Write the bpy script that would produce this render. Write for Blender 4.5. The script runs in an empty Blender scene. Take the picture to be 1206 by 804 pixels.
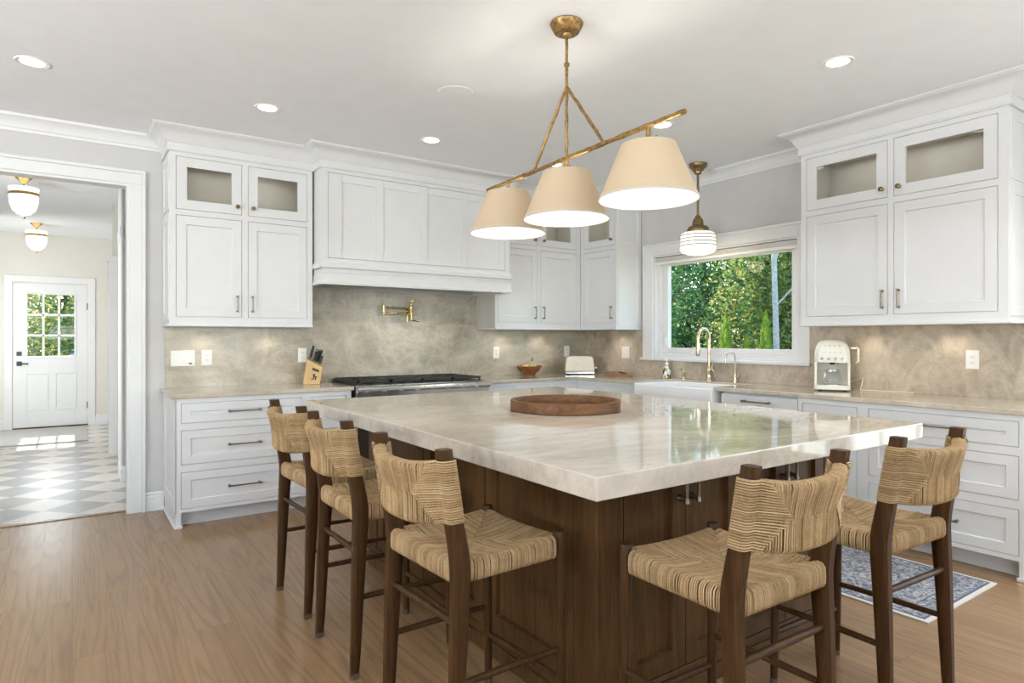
import bpy, bmesh, math, random
from math import sin, cos, pi, radians, sqrt, floor
from mathutils import Vector, Matrix
random.seed(7)
S = bpy.context.scene
COL = S.collection

# ------------------------------------------------------------------ camera
cam = bpy.data.cameras.new('camera'); co = bpy.data.objects.new('camera', cam); COL.objects.link(co)
co.location = (0, 0, 1.289); co.rotation_euler = (radians(90), 0, radians(-34.73))
cam.sensor_width = 36; cam.lens = 746.6 / 1206 * 36; cam.shift_y = -3.3 / 1206
cam.clip_start = .05; cam.clip_end = 200
S.camera = co

# ------------------------------------------------------------------ world, sun, big lights, exposure
w = bpy.data.worlds.new('world'); S.world = w; w.use_nodes = True
nt = w.node_tree
sky = nt.nodes.new('ShaderNodeTexSky'); sky.sky_type = 'NISHITA'; sky.sun_disc = False
sky.sun_elevation = radians(41); sky.sun_rotation = radians(0); sky.air_density = 1.0; sky.dust_density = 1.5
nt.links.new(sky.outputs[0], nt.nodes['Background'].inputs[0]); nt.nodes['Background'].inputs[1].default_value = .75
S.view_settings.view_transform = 'Standard'; S.view_settings.look = 'None'
S.view_settings.exposure = 0.06; S.view_settings.gamma = 1.0; S.view_settings.use_curve_mapping = False
S.cycles.use_denoising = True
S.cycles.sample_clamp_indirect = 5.0
S.cycles.max_bounces = 10; S.cycles.diffuse_bounces = 5; S.cycles.glossy_bounces = 4
S.cycles.transparent_max_bounces = 12; S.cycles.caustics_reflective = False; S.cycles.caustics_refractive = False


def light(name, kind, loc, energy, color=(1, 1, 1), aim=None, **kw):
    l = bpy.data.lights.new(name, kind); l.energy = energy; l.color = color
    o = bpy.data.objects.new(name, l); COL.objects.link(o); o.location = loc
    for k, v in kw.items(): setattr(l, k, v)
    if aim is not None:
        d = Vector(aim)
        o.rotation_euler = d.to_track_quat('-Z', 'Y').to_euler()
    return o


light('sun', 'SUN', (0, 20, 20), 10.0, (1, .93, .82), aim=(0, -cos(radians(41)), -sin(radians(41))), angle=radians(.6))
# daylight from the unseen patio door, then added fill lamps behind the camera
light('patio_door_daylight', 'AREA', (4.99, -.05, 1.2), 48, (.89, .945, 1), aim=(-1, .05, -.42), shape='RECTANGLE', size=1.7, size_y=2.0)
for wx in (-2.3, 0.2, 2.7):
    light('rear_fill_light', 'AREA', (wx, -3.38, 1.5), 125, (.87, .93, 1), aim=(0, 1, 3.2), shape='RECTANGLE', size=1.7, size_y=1.6)  # fill at the added rear windows, tilted up to lift the ceiling
light('side_fill_light', 'AREA', (-3.85, 1.5, 1.5), 400, (.87, .93, 1), aim=(1, .1, 3.0), shape='RECTANGLE', size=2.4, size_y=1.6)  # added fill from the left, brightens ceiling and window wall

light('hall_side_fill', 'AREA', (-1.25, 6.9, 1.4), 50, (.91, .955, 1), aim=(.8, 1, -.25), shape='RECTANGLE', size=1.8, size_y=1.6)  # added hall fill; no window in the hall's left wall
light('hall_end_fill', 'AREA', (-1.25, 9.9, 1.4), 42, (.91, .955, 1), aim=(.65, 1, -.15), shape='RECTANGLE', size=1.2, size_y=1.6)  # second added hall fill, brightens the entry door

# ------------------------------------------------------------------ main dimensions
YB, XR, ZC = 5.45, 4.765, 2.80
ORG = {}

# ------------------------------------------------------------------ materials


def new_mat(name):
    m = bpy.data.materials.new(name); m.use_nodes = True
    n = m.node_tree.nodes; l = m.node_tree.links
    return m, n, l, n['Principled BSDF']


def coords(n, l, scale=(1, 1, 1), rot=(0, 0, 0), src='Object', loc=(0, 0, 0)):
    tc = n.new('ShaderNodeTexCoord'); mp = n.new('ShaderNodeMapping')
    mp.inputs['Scale'].default_value = scale; mp.inputs['Rotation'].default_value = rot; mp.inputs['Location'].default_value = loc
    l.new(tc.outputs[src], mp.inputs[0]); return mp.outputs[0]


def noise(n, l, vec, scale, detail=4, rough=.55, dist=0.0):
    t = n.new('ShaderNodeTexNoise'); t.inputs['Scale'].default_value = scale; t.inputs['Detail'].default_value = detail
    t.inputs['Roughness'].default_value = rough; t.inputs['Distortion'].default_value = dist
    l.new(vec, t.inputs['Vector']); return t.outputs['Fac']


def ramp(n, l, fac, stops):
    r = n.new('ShaderNodeValToRGB'); e = r.color_ramp.elements
    while len(e) < len(stops): e.new(.5)
    for i, (p, c) in enumerate(stops):
        e[i].position = p; e[i].color = (*c, 1) if len(c) == 3 else c
    l.new(fac, r.inputs[0]); return r.outputs[0]


def mixc(n, l, fac, a, b, mode='MIX'):
    m = n.new('ShaderNodeMix'); m.data_type = 'RGBA'; m.blend_type = mode
    for inp, v in ((0, fac), (6, a), (7, b)):
        if isinstance(v, (int, float)): m.inputs[inp].default_value = v
        elif isinstance(v, tuple): m.inputs[inp].default_value = (*v, 1)
        else: l.new(v, m.inputs[inp])
    return m.outputs[2]


def bump(n, l, h, strength, dist, bs):
    b = n.new('ShaderNodeBump'); b.inputs['Strength'].default_value = strength; b.inputs['Distance'].default_value = dist
    l.new(h, b.inputs['Height']); l.new(b.outputs[0], bs.inputs['Normal'])


def paint(name, c, rough=.45, var=.03, metal=0.0, spec=.5, scale=6, bumpy=0.0):
    m, n, l, b = new_mat(name)
    f = noise(n, l, coords(n, l), scale, 3)
    a = tuple(min(1, x * (1 - var)) for x in c); d = tuple(min(1, x * (1 + var)) for x in c)
    l.new(ramp(n, l, f, [(.3, a), (.7, d)]), b.inputs['Base Color'])
    b.inputs['Roughness'].default_value = rough; b.inputs['Metallic'].default_value = metal
    b.inputs['Specular IOR Level'].default_value = spec
    if bumpy:
        bump(n, l, noise(n, l, coords(n, l), 90, 3), bumpy, .002, b)
    return m


def emit(name, c, s):
    m, n, l, b = new_mat(name)
    b.inputs['Base Color'].default_value = (*c, 1); b.inputs['Emission Color'].default_value = (*c, 1); b.inputs['Emission Strength'].default_value = s
    return m


def wood(name, c0, c1, axis='z', rough=.42, scale=1.0, coat=0.0):
    m, n, l, b = new_mat(name)
    sc = {'x': (.7, 9, 9), 'y': (9, .7, 9), 'z': (9, 9, .7)}[axis]
    sc = tuple(s * scale for s in sc)
    v = coords(n, l, sc)
    f = noise(n, l, v, 3.2, 6, .6, 1.2)
    g = noise(n, l, coords(n, l, tuple(s * 4 for s in sc)), 5, 3, .6)
    mid = tuple((a + d) / 2 for a, d in zip(c0, c1))
    c = ramp(n, l, f, [(.3, c0), (.5, mid), (.72, c1)])
    c = mixc(n, l, .25, c, ramp(n, l, g, [(.35, tuple(x * .55 for x in c0)), (.65, c1)]))
    l.new(c, b.inputs['Base Color']); b.inputs['Roughness'].default_value = rough
    b.inputs['Specular IOR Level'].default_value = .16
    bump(n, l, g, .12, .002, b)
    return m


def stone(name, lo, mid, hi, rough, loc=(0, 0, 0), vein=.14):
    m, n, l, b = new_mat(name)
    v = coords(n, l, (1, 1, 1), (.4, .5, .5), loc=loc)
    big = noise(n, l, v, 1.3, 5, .55, 1.0)
    v2 = coords(n, l, (1.6, 6, 4), (.35, .9, .8), loc=loc)
    st = noise(n, l, v2, 1.3, 6, .62, 1.2)
    fine = noise(n, l, coords(n, l), 30, 5, .7, .6)
    c = ramp(n, l, st, [(.32, lo), (.5, mid), (.66, hi)])
    c2 = ramp(n, l, big, [(.34, lo), (.52, mid), (.68, hi)])
    c = mixc(n, l, .55, c, c2)
    c = mixc(n, l, .14, c, ramp(n, l, fine, [(.38, lo), (.62, hi)]))
    vn = noise(n, l, coords(n, l, (1, 1, .7), (.6, .3, .9), loc=loc), 1.5, 4, .55, 1.4)
    c = mixc(n, l, ramp(n, l, vn, [(.47, (0, 0, 0)), (.5, (vein,) * 3), (.53, (0, 0, 0))]), c, tuple(min(1, x * 1.15) for x in hi))
    vb = noise(n, l, coords(n, l, (1, 1, 2.2), (.2, .8, .3), loc=(3.3, 1.1, loc[2] + 2)), .9, 6, .6, 1.0)
    c = mixc(n, l, ramp(n, l, vb, [(.493, (0, 0, 0)), (.5, (vein * 1.1,) * 3), (.505, (0, 0, 0))]), c, tuple(x * .5 for x in lo))
    l.new(c, b.inputs['Base Color']); b.inputs['Roughness'].default_value = rough
    return m


M = {}
M['cab'] = paint('cabinet_white', (.735, .735, .73), .38, .015)
M['trim'] = paint('trim_white', (.80, .80, .79), .4, .015)
M['ceil'] = paint('ceiling_white', (.88, .90, .925), .8, .015)
M['wall'] = paint('wall_greige', (.60, .59, .575), .75, .02)
M['hallwall'] = paint('hall_wall_cream', (.76, .73, .66), .75, .02)
M['inside'] = paint('cabinet_interior_taupe', (.60, .575, .515), .6, .03)
M['brass'] = paint('aged_brass', (.27, .19, .09), .38, .25, 1.0, scale=40)
M['gold'] = paint('champagne_brass', (.70, .60, .42), .22, .06, 1.0, scale=20)
M['gilt'] = paint('gilded_iron', (.32, .20, .075), .42, .5, .85, scale=60, bumpy=.5)
M['brightbrass'] = paint('bright_brass', (.50, .37, .16), .26, .1, 1.0, scale=30)
M['pull'] = paint('antique_nickel', (.24, .195, .14), .35, .1, 1.0, scale=30)
M['steel'] = paint('stainless_steel', (.62, .61, .59), .25, .05, 1.0, scale=15)
M['darksteel'] = paint('dark_filter_steel', (.16, .155, .15), .4, .1, .8)
M['iron'] = paint('cast_iron', (.022, .021, .02), .55, .2)
M['black'] = paint('black_plastic', (.02, .02, .02), .4, .1)
M['plate'] = paint('white_plastic', (.86, .85, .82), .35, .01)
M['ceramic'] = paint('white_ceramic', (.86, .86, .85), .12, .01)
M['cream'] = paint('cream_enamel', (.80, .73, .58), .18, .02)
M['ivory'] = paint('ivory_enamel', (.84, .81, .71), .18, .02)
M['chrome'] = paint('chrome', (.75, .75, .75), .12, .03, 1.0)
M['stoneback'] = stone('quartzite_backsplash', (.235, .205, .15), (.46, .41, .32), (.69, .63, .52), .22)
M['stoneright'] = stone('quartzite_window_wall', (.265, .215, .155), (.50, .42, .325), (.70, .61, .50), .22, loc=(4, 2, 1))
M['stonecounter'] = stone('quartzite_counter', (.33, .27, .20), (.52, .45, .35), (.66, .59, .48), .10, loc=(1, 5, 2))
M['stoneisland'] = stone('quartzite_island', (.29, .25, .195), (.50, .44, .365), (.64, .585, .505), .05, loc=(7, 3, 0), vein=.14)
M['oak'] = wood('dark_stained_oak', (.050, .0235, .0085), (.118, .058, .020), 'z', .42)
M['walnut'] = wood('stool_walnut', (.024, .010, .0035), (.080, .037, .0125), 'z', .38, 1.6)
M['traywood'] = wood('tray_wood', (.06, .026, .011), (.20, .095, .04), 'x', .45, .9)
M['bowlwood'] = wood('bowl_wood', (.17, .06, .02), (.36, .15, .055), 'x', .4, 1.2)
M['blockwood'] = wood('knife_block_beech', (.55, .36, .16), (.70, .48, .24), 'z', .45, 1.5)
M['boardwood'] = wood('board_wood', (.26, .13, .065), (.45, .26, .14), 'y', .5, 1.5)
M['glide'] = paint('brown_foot_cap', (.10, .06, .035), .6, .1)
M['stripe'] = paint('dark_stripe_paint', (.16, .14, .11), .5, .1)
M['linen'] = paint('blind_linen', (.60, .57, .53), .9, .06, scale=60, bumpy=.4)


def rope_mat():
    m, n, l, b = new_mat('seagrass_cord')
    oi = n.new('ShaderNodeNewGeometry')
    f = noise(n, l, coords(n, l, (1, 1, 1)), 260, 4, .7)
    g = noise(n, l, coords(n, l, (1, 1, 1)), 22, 3, .6)
    c = ramp(n, l, oi.outputs['Random Per Island'], [(0, (.19, .11, .046)), (.5, (.345, .22, .105)), (1, (.52, .365, .20))])
    c = mixc(n, l, .30, c, ramp(n, l, f, [(.38, (.11, .058, .022)), (.5, (.33, .21, .10)), (.62, (.60, .43, .25))]))
    c = mixc(n, l, .30, c, ramp(n, l, g, [(.35, (.20, .12, .052)), (.65, (.46, .32, .175))]))
    l.new(c, b.inputs['Base Color']); b.inputs['Roughness'].default_value = .8; b.inputs['Specular IOR Level'].default_value = .2
    return m


M['rope'] = rope_mat(); M['ropeshade'] = paint('cord_gap_shade', (.045, .025, .011), .9, .2)  # near-black core puts the shade between the cords into colour


def floor_mat():
    m, n, l, b = new_mat('oak_plank_floor')
    tc = n.new('ShaderNodeTexCoord'); sp = n.new('ShaderNodeSeparateXYZ'); cb = n.new('ShaderNodeCombineXYZ')
    l.new(tc.outputs['Object'], sp.inputs[0]); l.new(sp.outputs[1], cb.inputs[0]); l.new(sp.outputs[0], cb.inputs[1])
    br = n.new('ShaderNodeTexBrick'); br.offset = .37; br.offset_frequency = 3
    for k, v in (('Scale', 1), ('Mortar Size', .0008), ('Mortar Smooth', .2), ('Brick Width', 1.9), ('Row Height', .150), ('Bias', 0)):
        br.inputs[k].default_value = v
    br.inputs['Color1'].default_value = (0, 0, 0, 1); br.inputs['Color2'].default_value = (1, 1, 1, 1); br.inputs['Mortar'].default_value = (.5, .5, .5, 1)
    l.new(cb.outputs[0], br.inputs['Vector'])
    base = ramp(n, l, br.outputs['Color'], [(0, (.262, .149, .066)), (.5, (.293, .169, .077)), (1, (.325, .190, .090))])
    # grain: the plank's own value shifts the pattern so it breaks at each joint
    vm = n.new('ShaderNodeVectorMath'); vm.operation = 'MULTIPLY_ADD'
    l.new(br.outputs['Color'], vm.inputs[0]); vm.inputs[1].default_value = (7, 5, 3); l.new(tc.outputs['Object'], vm.inputs[2])
    mp = n.new('ShaderNodeMapping'); mp.inputs['Scale'].default_value = (11, .62, 1); l.new(vm.outputs[0], mp.inputs[0])
    fld = noise(n, l, mp.outputs[0], .50, 2, .45, .15)
    mu = n.new('ShaderNodeMath'); mu.operation = 'MULTIPLY'; mu.inputs[1].default_value = 17; l.new(fld, mu.inputs[0])
    pp = n.new('ShaderNodeMath'); pp.operation = 'PINGPONG'; pp.inputs[1].default_value = .5; l.new(mu.outputs[0], pp.inputs[0])
    gr = noise(n, l, mp.outputs[0], 7, 5, .65, .5)
    tone = noise(n, l, mp.outputs[0], .5, 3, .5)
    c = mixc(n, l, .35, base, ramp(n, l, tone, [(.3, (.215, .122, .058)), (.7, (.36, .22, .108))]))
    c = mixc(n, l, ramp(n, l, pp.outputs[0], [(.0, (.55, .55, .55)), (.20, (.10, .10, .10)), (.5, (0, 0, 0))]), c, (.15, .083, .038))
    c = mixc(n, l, .22, c, ramp(n, l, gr, [(.35, (.17, .10, .054)), (.65, (.32, .21, .128))]))
    c = mixc(n, l, br.outputs['Fac'], c, (.15, .09, .05))
    l.new(c, b.inputs['Base Color']); b.inputs['Roughness'].default_value = .24; b.inputs['Specular IOR Level'].default_value = .4
    bump(n, l, pp.outputs[0], .12, .002, b)
    return m


def tile_mat():
    m, n, l, b = new_mat('checker_marble_tile')
    tc = n.new('ShaderNodeTexCoord'); sp = n.new('ShaderNodeSeparateXYZ'); l.new(tc.outputs['Object'], sp.inputs[0])

    def math(op, a, bb=None):
        t = n.new('ShaderNodeMath'); t.operation = op
        for i, v in enumerate((a, bb)):
            if v is None: continue
            if isinstance(v, (int, float)): t.inputs[i].default_value = v
            else: l.new(v, t.inputs[i])
        return t.outputs[0]
    P = .445
    a = math('DIVIDE', math('SUBTRACT', math('ADD', sp.outputs[0], sp.outputs[1]), 5.706), P)
    d = math('DIVIDE', math('SUBTRACT', math('SUBTRACT', sp.outputs[1], sp.outputs[0]), 5.634), P)
    par = math('MODULO', math('ABSOLUTE', math('ADD', math('FLOOR', a), math('FLOOR', d))), 2)
    f = noise(n, l, coords(n, l), 9, 5, .6, 1)
    light_ = ramp(n, l, f, [(.3, (.66, .61, .56)), (.7, (.74, .69, .64))]); dark = ramp(n, l, f, [(.3, (.30, .30, .295)), (.7, (.38, .38, .375))])
    c = mixc(n, l, par, dark, light_)
    g = math('MINIMUM', math('PINGPONG', a, .5), math('PINGPONG', d, .5))
    c = mixc(n, l, math('LESS_THAN', g, .006), c, (.45, .44, .43))
    l.new(c, b.inputs['Base Color']); b.inputs['Roughness'].default_value = .28
    return m


def rug_mat():
    m, n, l, b = new_mat('blue_grey_rug')
    v = coords(n, l)
    f = noise(n, l, v, 12, 4, .7, 2.5); g = noise(n, l, v, 24, 4, .75, 2)
    c = ramp(n, l, f, [(.36, (.030, .038, .065)), (.46, (.10, .12, .17)), (.53, (.30, .31, .33)), (.64, (.55, .51, .46))])
    c = mixc(n, l, .45, c, ramp(n, l, g, [(.42, (.035, .045, .08)), (.5, (.20, .22, .27)), (.58, (.58, .54, .49))]))
    l.new(c, b.inputs['Base Color']); b.inputs['Roughness'].default_value = .95
    bump(n, l, g, .4, .004, b)
    return m


def glass_mat(name, tint=(1, 1, 1), refl=1.0):
    m, n, l, b = new_mat(name)
    n.remove(b)
    t = n.new('ShaderNodeBsdfTransparent'); t.inputs[0].default_value = (*tint, 1)
    g = n.new('ShaderNodeBsdfGlossy'); g.inputs['Roughness'].default_value = .02
    fr = n.new('ShaderNodeFresnel'); fr.inputs['IOR'].default_value = 1.45
    mm = n.new('ShaderNodeMath'); mm.operation = 'MULTIPLY'; mm.inputs[1].default_value = refl
    gm = n.new('ShaderNodeNewGeometry'); fb = n.new('ShaderNodeMath'); fb.operation = 'SUBTRACT'; fb.inputs[0].default_value = 1.0; l.new(gm.outputs['Backfacing'], fb.inputs[1])
    m2 = n.new('ShaderNodeMath'); m2.operation = 'MULTIPLY'; l.new(fr.outputs[0], m2.inputs[0]); l.new(fb.outputs[0], m2.inputs[1]); l.new(m2.outputs[0], mm.inputs[0])
    mx = n.new('ShaderNodeMixShader'); l.new(mm.outputs[0], mx.inputs[0]); l.new(t.outputs[0], mx.inputs[1]); l.new(g.outputs[0], mx.inputs[2])
    l.new(mx.outputs[0], n['Material Output'].inputs[0])
    return m


def shade_mat(name, c, trans):
    m, n, l, b = new_mat(name)
    n.remove(b)
    f = noise(n, l, coords(n, l, (60, 60, 60)), 4, 2)
    cc = ramp(n, l, f, [(.3, tuple(x * .95 for x in c)), (.7, c)])
    d = n.new('ShaderNodeBsdfDiffuse'); t = n.new('ShaderNodeBsdfTranslucent')
    l.new(cc, d.inputs[0]); l.new(cc, t.inputs[0])
    mx = n.new('ShaderNodeMixShader'); mx.inputs[0].default_value = trans
    l.new(d.outputs[0], mx.inputs[1]); l.new(t.outputs[0], mx.inputs[2]); l.new(mx.outputs[0], n['Material Output'].inputs[0])
    return m


def leaf_mat(name, stops, trans=.45):
    m, n, l, b = new_mat(name)
    n.remove(b)
    g = n.new('ShaderNodeNewGeometry'); oi = n.new('ShaderNodeObjectInfo')
    ad = n.new('ShaderNodeMath'); ad.operation = 'MULTIPLY_ADD'; ad.inputs[1].default_value = .35
    sb = n.new('ShaderNodeMath'); sb.operation = 'SUBTRACT'; sb.inputs[1].default_value = .17
    l.new(oi.outputs['Random'], ad.inputs[0]); l.new(g.outputs['Random Per Island'], ad.inputs[2]); l.new(ad.outputs[0], sb.inputs[0])
    c = ramp(n, l, sb.outputs[0], stops)
    d = n.new('ShaderNodeBsdfDiffuse'); t = n.new('ShaderNodeBsdfTranslucent')
    l.new(c, d.inputs[0]); l.new(c, t.inputs[0])
    mx = n.new('ShaderNodeMixShader'); mx.inputs[0].default_value = trans
    l.new(d.outputs[0], mx.inputs[1]); l.new(t.outputs[0], mx.inputs[2]); l.new(mx.outputs[0], n['Material Output'].inputs[0])
    return m


M['floor'] = floor_mat(); M['tile'] = tile_mat(); M['rug'] = rug_mat()
M['rugedge'] = paint('rug_edging', (.62, .58, .52), .95, .05); M['rugband'] = paint('rug_band', (.10, .12, .17), .95, .3, scale=60)
M['pane'] = glass_mat('window_glass', (.97, .985, .98), .45); M['cabglass'] = glass_mat('cabinet_glass', (.93, .93, .92))
M['clear'] = glass_mat('clear_glass', (.95, .95, .95), 1.2)
M['shade'] = shade_mat('cream_lamp_linen', (.90, .80, .64), .58); M['lining'] = shade_mat('white_lamp_lining', (.88, .85, .80), .35)
M['bowl'] = shade_mat('frosted_seeded_glass', (.95, .92, .86), .75)
M['opal'] = emit('opal_glass', (1, .96, .88), .62)
M['bulb'] = emit('warm_bulb', (1, .86, .62), 9); M['led'] = emit('recessed_led', (1, .95, .88), 9)
M['mat'] = paint('door_mat', (.50, .49, .465), .9, .05, scale=30)
M['leaf'] = leaf_mat('leaves_green', [(0, (.04, .13, .075)), (.4, (.09, .25, .11)), (.75, (.22, .38, .14)), (1, (.52, .52, .20))])
M['leafy'] = leaf_mat('leaves_yellow_green', [(0, (.05, .14, .06)), (.4, (.14, .28, .09)), (.75, (.36, .42, .12)), (1, (.66, .55, .22))])
M['conifer'] = leaf_mat('arborvitae_foliage', [(0, (.14, .30, .04)), (.5, (.30, .50, .07)), (1, (.55, .66, .12))], .5)
M['bark'] = paint('bark', (.20, .17, .14), .9, .35, scale=25, bumpy=.5); M['palebark'] = paint('pale_bark', (.46, .46, .45), .85, .25, scale=20, bumpy=.4)
M['carblue'] = paint('car_blue', (.05, .12, .24), .15, .05); M['carglass'] = paint('car_glass', (.25, .32, .38), .05, .05)
M['lawn'] = paint('leaf_littered_lawn', (.17, .17, .06), .95, .5, scale=5)

# ------------------------------------------------------------------ mesh builder
IDM = lambda a, b, c: (a, b, c)
MB_BACK = lambda s, d, z: (s, YB - d, z)
MB_RIGHT = lambda s, d, z: (XR - d, s, z)


class MB:
    def __init__(self): self.v = []; self.f = []

    def add(self, vs, fs, T=IDM):
        k = len(self.v); self.v += [T(*p) for p in vs]; self.f += [tuple(i + k for i in q) for q in fs]; return self

    def box(self, x0, x1, y0, y1, z0, z1, T=IDM):
        vs = [(x, y, z) for z in (z0, z1) for y in (y0, y1) for x in (x0, x1)]
        return self.add(vs, [(0, 2, 3, 1), (4, 5, 7, 6), (0, 1, 5, 4), (2, 6, 7, 3), (0, 4, 6, 2), (1, 3, 7, 5)], T)

    def prism(self, pts, z0, z1, T=IDM):
        n = len(pts); vs = [(x, y, z0) for x, y in pts] + [(x, y, z1) for x, y in pts]
        fs = [tuple(range(n))[::-1], tuple(range(n, 2 * n))] + [(i, (i + 1) % n, n + (i + 1) % n, n + i) for i in range(n)]
        return self.add(vs, fs, T)

    def tube(self, pts, r, n=8, T=IDM, caps=True, flat=None):
        P = [Vector(p) for p in pts]; R = r if isinstance(r, (list, tuple)) else [r] * len(P)
        up = Vector((0, 0, 1)); vs = []
        t0 = (P[1] - P[0]).normalized()
        if abs(t0.dot(up)) > .9: up = Vector((1, 0, 0))
        nrm = t0.cross(up).normalized()
        for i, p in enumerate(P):
            a = P[max(i - 1, 0)]; b = P[min(i + 1, len(P) - 1)]
            t = (b - a).normalized(); nrm = (nrm - t * nrm.dot(t)).normalized(); bi = t.cross(nrm)
            for k in range(n):
                an = 2 * pi * k / n
                q = p + (nrm * cos(an) + bi * sin(an)) * R[i]; vs.append(tuple(q))
        fs = [(i * n + k, i * n + (k + 1) % n, (i + 1) * n + (k + 1) % n, (i + 1) * n + k) for i in range(len(P) - 1) for k in range(n)]
        if caps: fs += [tuple(range(n))[::-1], tuple(range((len(P) - 1) * n, len(P) * n))]
        return self.add(vs, fs, T)

    def rtube(self, pts, hx, hy, T=IDM):
        """square-ish bar along z-like path: half sizes hx (x) and hy (y) per point, chamfered corners"""
        vs = []; n = 8
        for (x, y, z), a, b in zip(pts, hx, hy):
            c = .35
            for sx, sy in ((1, 1 - c), (1 - c, 1), (-1 + c, 1), (-1, 1 - c), (-1, -1 + c), (-1 + c, -1), (1 - c, -1), (1, -1 + c)):
                vs.append((x + sx * a, y + sy * b, z))
        m = len(pts)
        fs = [(i * n + k, i * n + (k + 1) % n, (i + 1) * n + (k + 1) % n, (i + 1) * n + k) for i in range(m - 1) for k in range(n)]
        fs += [tuple(range(n))[::-1], tuple(range((m - 1) * n, m * n))]
        return self.add(vs, fs, T)

    def lathe(self, prof, n=32, c=(0, 0, 0), T=IDM):
        vs = []; fs = []
        for r, z in prof:
            for k in range(n):
                a = 2 * pi * k / n; vs.append((c[0] + r * cos(a), c[1] + r * sin(a), c[2] + z))
        m = len(prof)
        fs = [(i * n + k, i * n + (k + 1) % n, (i + 1) * n + (k + 1) % n, (i + 1) * n + k) for i in range(m - 1) for k in range(n)]
        if prof[0][0] > 1e-5 and prof[0] != prof[-1]: fs.append(tuple(range(n))[::-1])
        if prof[-1][0] > 1e-5 and prof[0] != prof[-1]: fs.append(tuple(range((m - 1) * n, m * n)))
        return self.add(vs, fs, T)

    def sphere(self, c, r, n=16, m=10, sx=1, sy=1, sz=1):
        vs = []; 
        for i in range(m + 1):
            th = pi * i / m
            for k in range(n):
                a = 2 * pi * k / n
                vs.append((c[0] + sx * r * sin(th) * cos(a), c[1] + sy * r * sin(th) * sin(a), c[2] + sz * r * cos(th)))
        fs = [(i * n + k, i * n + (k + 1) % n, (i + 1) * n + (k + 1) % n, (i + 1) * n + k) for i in range(m) for k in range(n)]
        return self.add(vs, fs)

    def sweep(self, path, prof, pre=None, post=None, side=1):
        """prof of (out, z) swept along a plan path with mitred corners; 'out' is to the side of travel"""
        P = [Vector(p) for p in path]; n = len(P); m = len(prof); vs = []
        for i in range(n):
            a = P[i - 1] if i > 0 else (Vector(pre) if pre else None)
            b = P[i + 1] if i < n - 1 else (Vector(post) if post else None)
            d1 = (P[i] - a).normalized() if a is not None else None
            d2 = (b - P[i]).normalized() if b is not None else None
            if d1 is None: d1 = d2
            if d2 is None: d2 = d1
            n1 = Vector((d1.y, -d1.x)) * side; n2 = Vector((d2.y, -d2.x)) * side
            mt = (n1 + n2); mt = mt / mt.length_squared * 2 if mt.length > 1e-6 else n1
            for o, z in prof: vs.append((P[i].x + mt.x * o, P[i].y + mt.y * o, z))
        fs = [(i * m + k, i * m + (k + 1) % m, (i + 1) * m + (k + 1) % m, (i + 1) * m + k) for i in range(n - 1) for k in range(m)]
        fs += [tuple(range(m))[::-1], tuple(range((n - 1) * m, n * m))]
        return self.add(vs, fs)

    def shaker(self, a0, a1, b0, b1, c0, c1, st, rec=.009, T=IDM, hole=False, sl=.004):
        """door slab in (a, c, b) = (along, out, up): raised frame of width st around a panel recessed by rec"""
        i0, i1, j0, j1 = a0 + st, a1 - st, b0 + st, b1 - st
        o = [(a0, b0), (a1, b0), (a1, b1), (a0, b1)]; q = [(i0, j0), (i1, j0), (i1, j1), (i0, j1)]
        r = [(i0 + sl, j0 + sl), (i1 - sl, j0 + sl), (i1 - sl, j1 - sl), (i0 + sl, j1 - sl)]
        cr = c0 if hole else c1 - rec
        vs = [(a, c1, b) for a, b in o] + [(a, c1, b) for a, b in q] + [(a, cr, b) for a, b in r] + [(a, c0, b) for a, b in o]
        if hole: vs[8:12] = [(a, c0, b) for a, b in q]
        fs = []
        for i in range(4):
            j = (i + 1) % 4
            fs += [(i, j, 4 + j, 4 + i), (4 + i, 4 + j, 8 + j, 8 + i), (j, i, 12 + i, 12 + j)]
            if hole: fs.append((8 + i, 8 + j, 12 + j, 12 + i))
        if not hole: fs += [(8, 9, 10, 11), (15, 14, 13, 12)]
        return self.add(vs, fs, T)

    def build(self, name, mat, parent=None, smooth=0, bevel=0, seg=2, org=None, kind=None, core=None):
        o0 = Vector(ORG[parent.name]) if parent is not None else Vector(org or (0, 0, 0))
        me = bpy.data.meshes.new(name)
        me.from_pydata([tuple(Vector(p) - o0) for p in self.v], [], self.f); me.update()
        bm = bmesh.new(); bm.from_mesh(me); bmesh.ops.recalc_face_normals(bm, faces=bm.faces); bm.to_mesh(me); bm.free()
        me.materials.append(M[mat] if isinstance(mat, str) else mat)
        if core:
            me.materials.append(M[core[0]]); me.polygons.foreach_set('material_index', [1 if i < core[1] else 0 for i in range(len(me.polygons))])
        if smooth:
            me.polygons.foreach_set('use_smooth', [True] * len(me.polygons)); me.set_sharp_from_angle(angle=radians(smooth))
        ob = bpy.data.objects.new(name, me); COL.objects.link(ob)
        if parent is not None:
            ob.parent = parent; ORG[ob.name] = tuple(o0)
        else:
            ob.location = o0; ORG[ob.name] = tuple(o0)
        if bevel:
            b = ob.modifiers.new('bevel', 'BEVEL'); b.width = bevel; b.segments = seg; b.limit_method = 'ANGLE'; b.angle_limit = radians(40)
        if kind: ob['kind'] = kind
        return ob


def thing(name, label, cat, loc=(0, 0, 0), group=None):
    o = bpy.data.objects.new(name, None); COL.objects.link(o); o.location = loc; o.empty_display_size = .1
    o['label'] = label; o['category'] = cat
    if group: o['group'] = group
    ORG[o.name] = tuple(loc); return o


def tag(o, label, cat, group=None):
    o['label'] = label; o['category'] = cat
    if group: o['group'] = group
    return o


def struct(name, loc=(0, 0, 0)):
    o = bpy.data.objects.new(name, None); COL.objects.link(o); o.location = loc; o['kind'] = 'structure'; o.empty_display_size = .1
    ORG[o.name] = tuple(loc); return o


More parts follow.
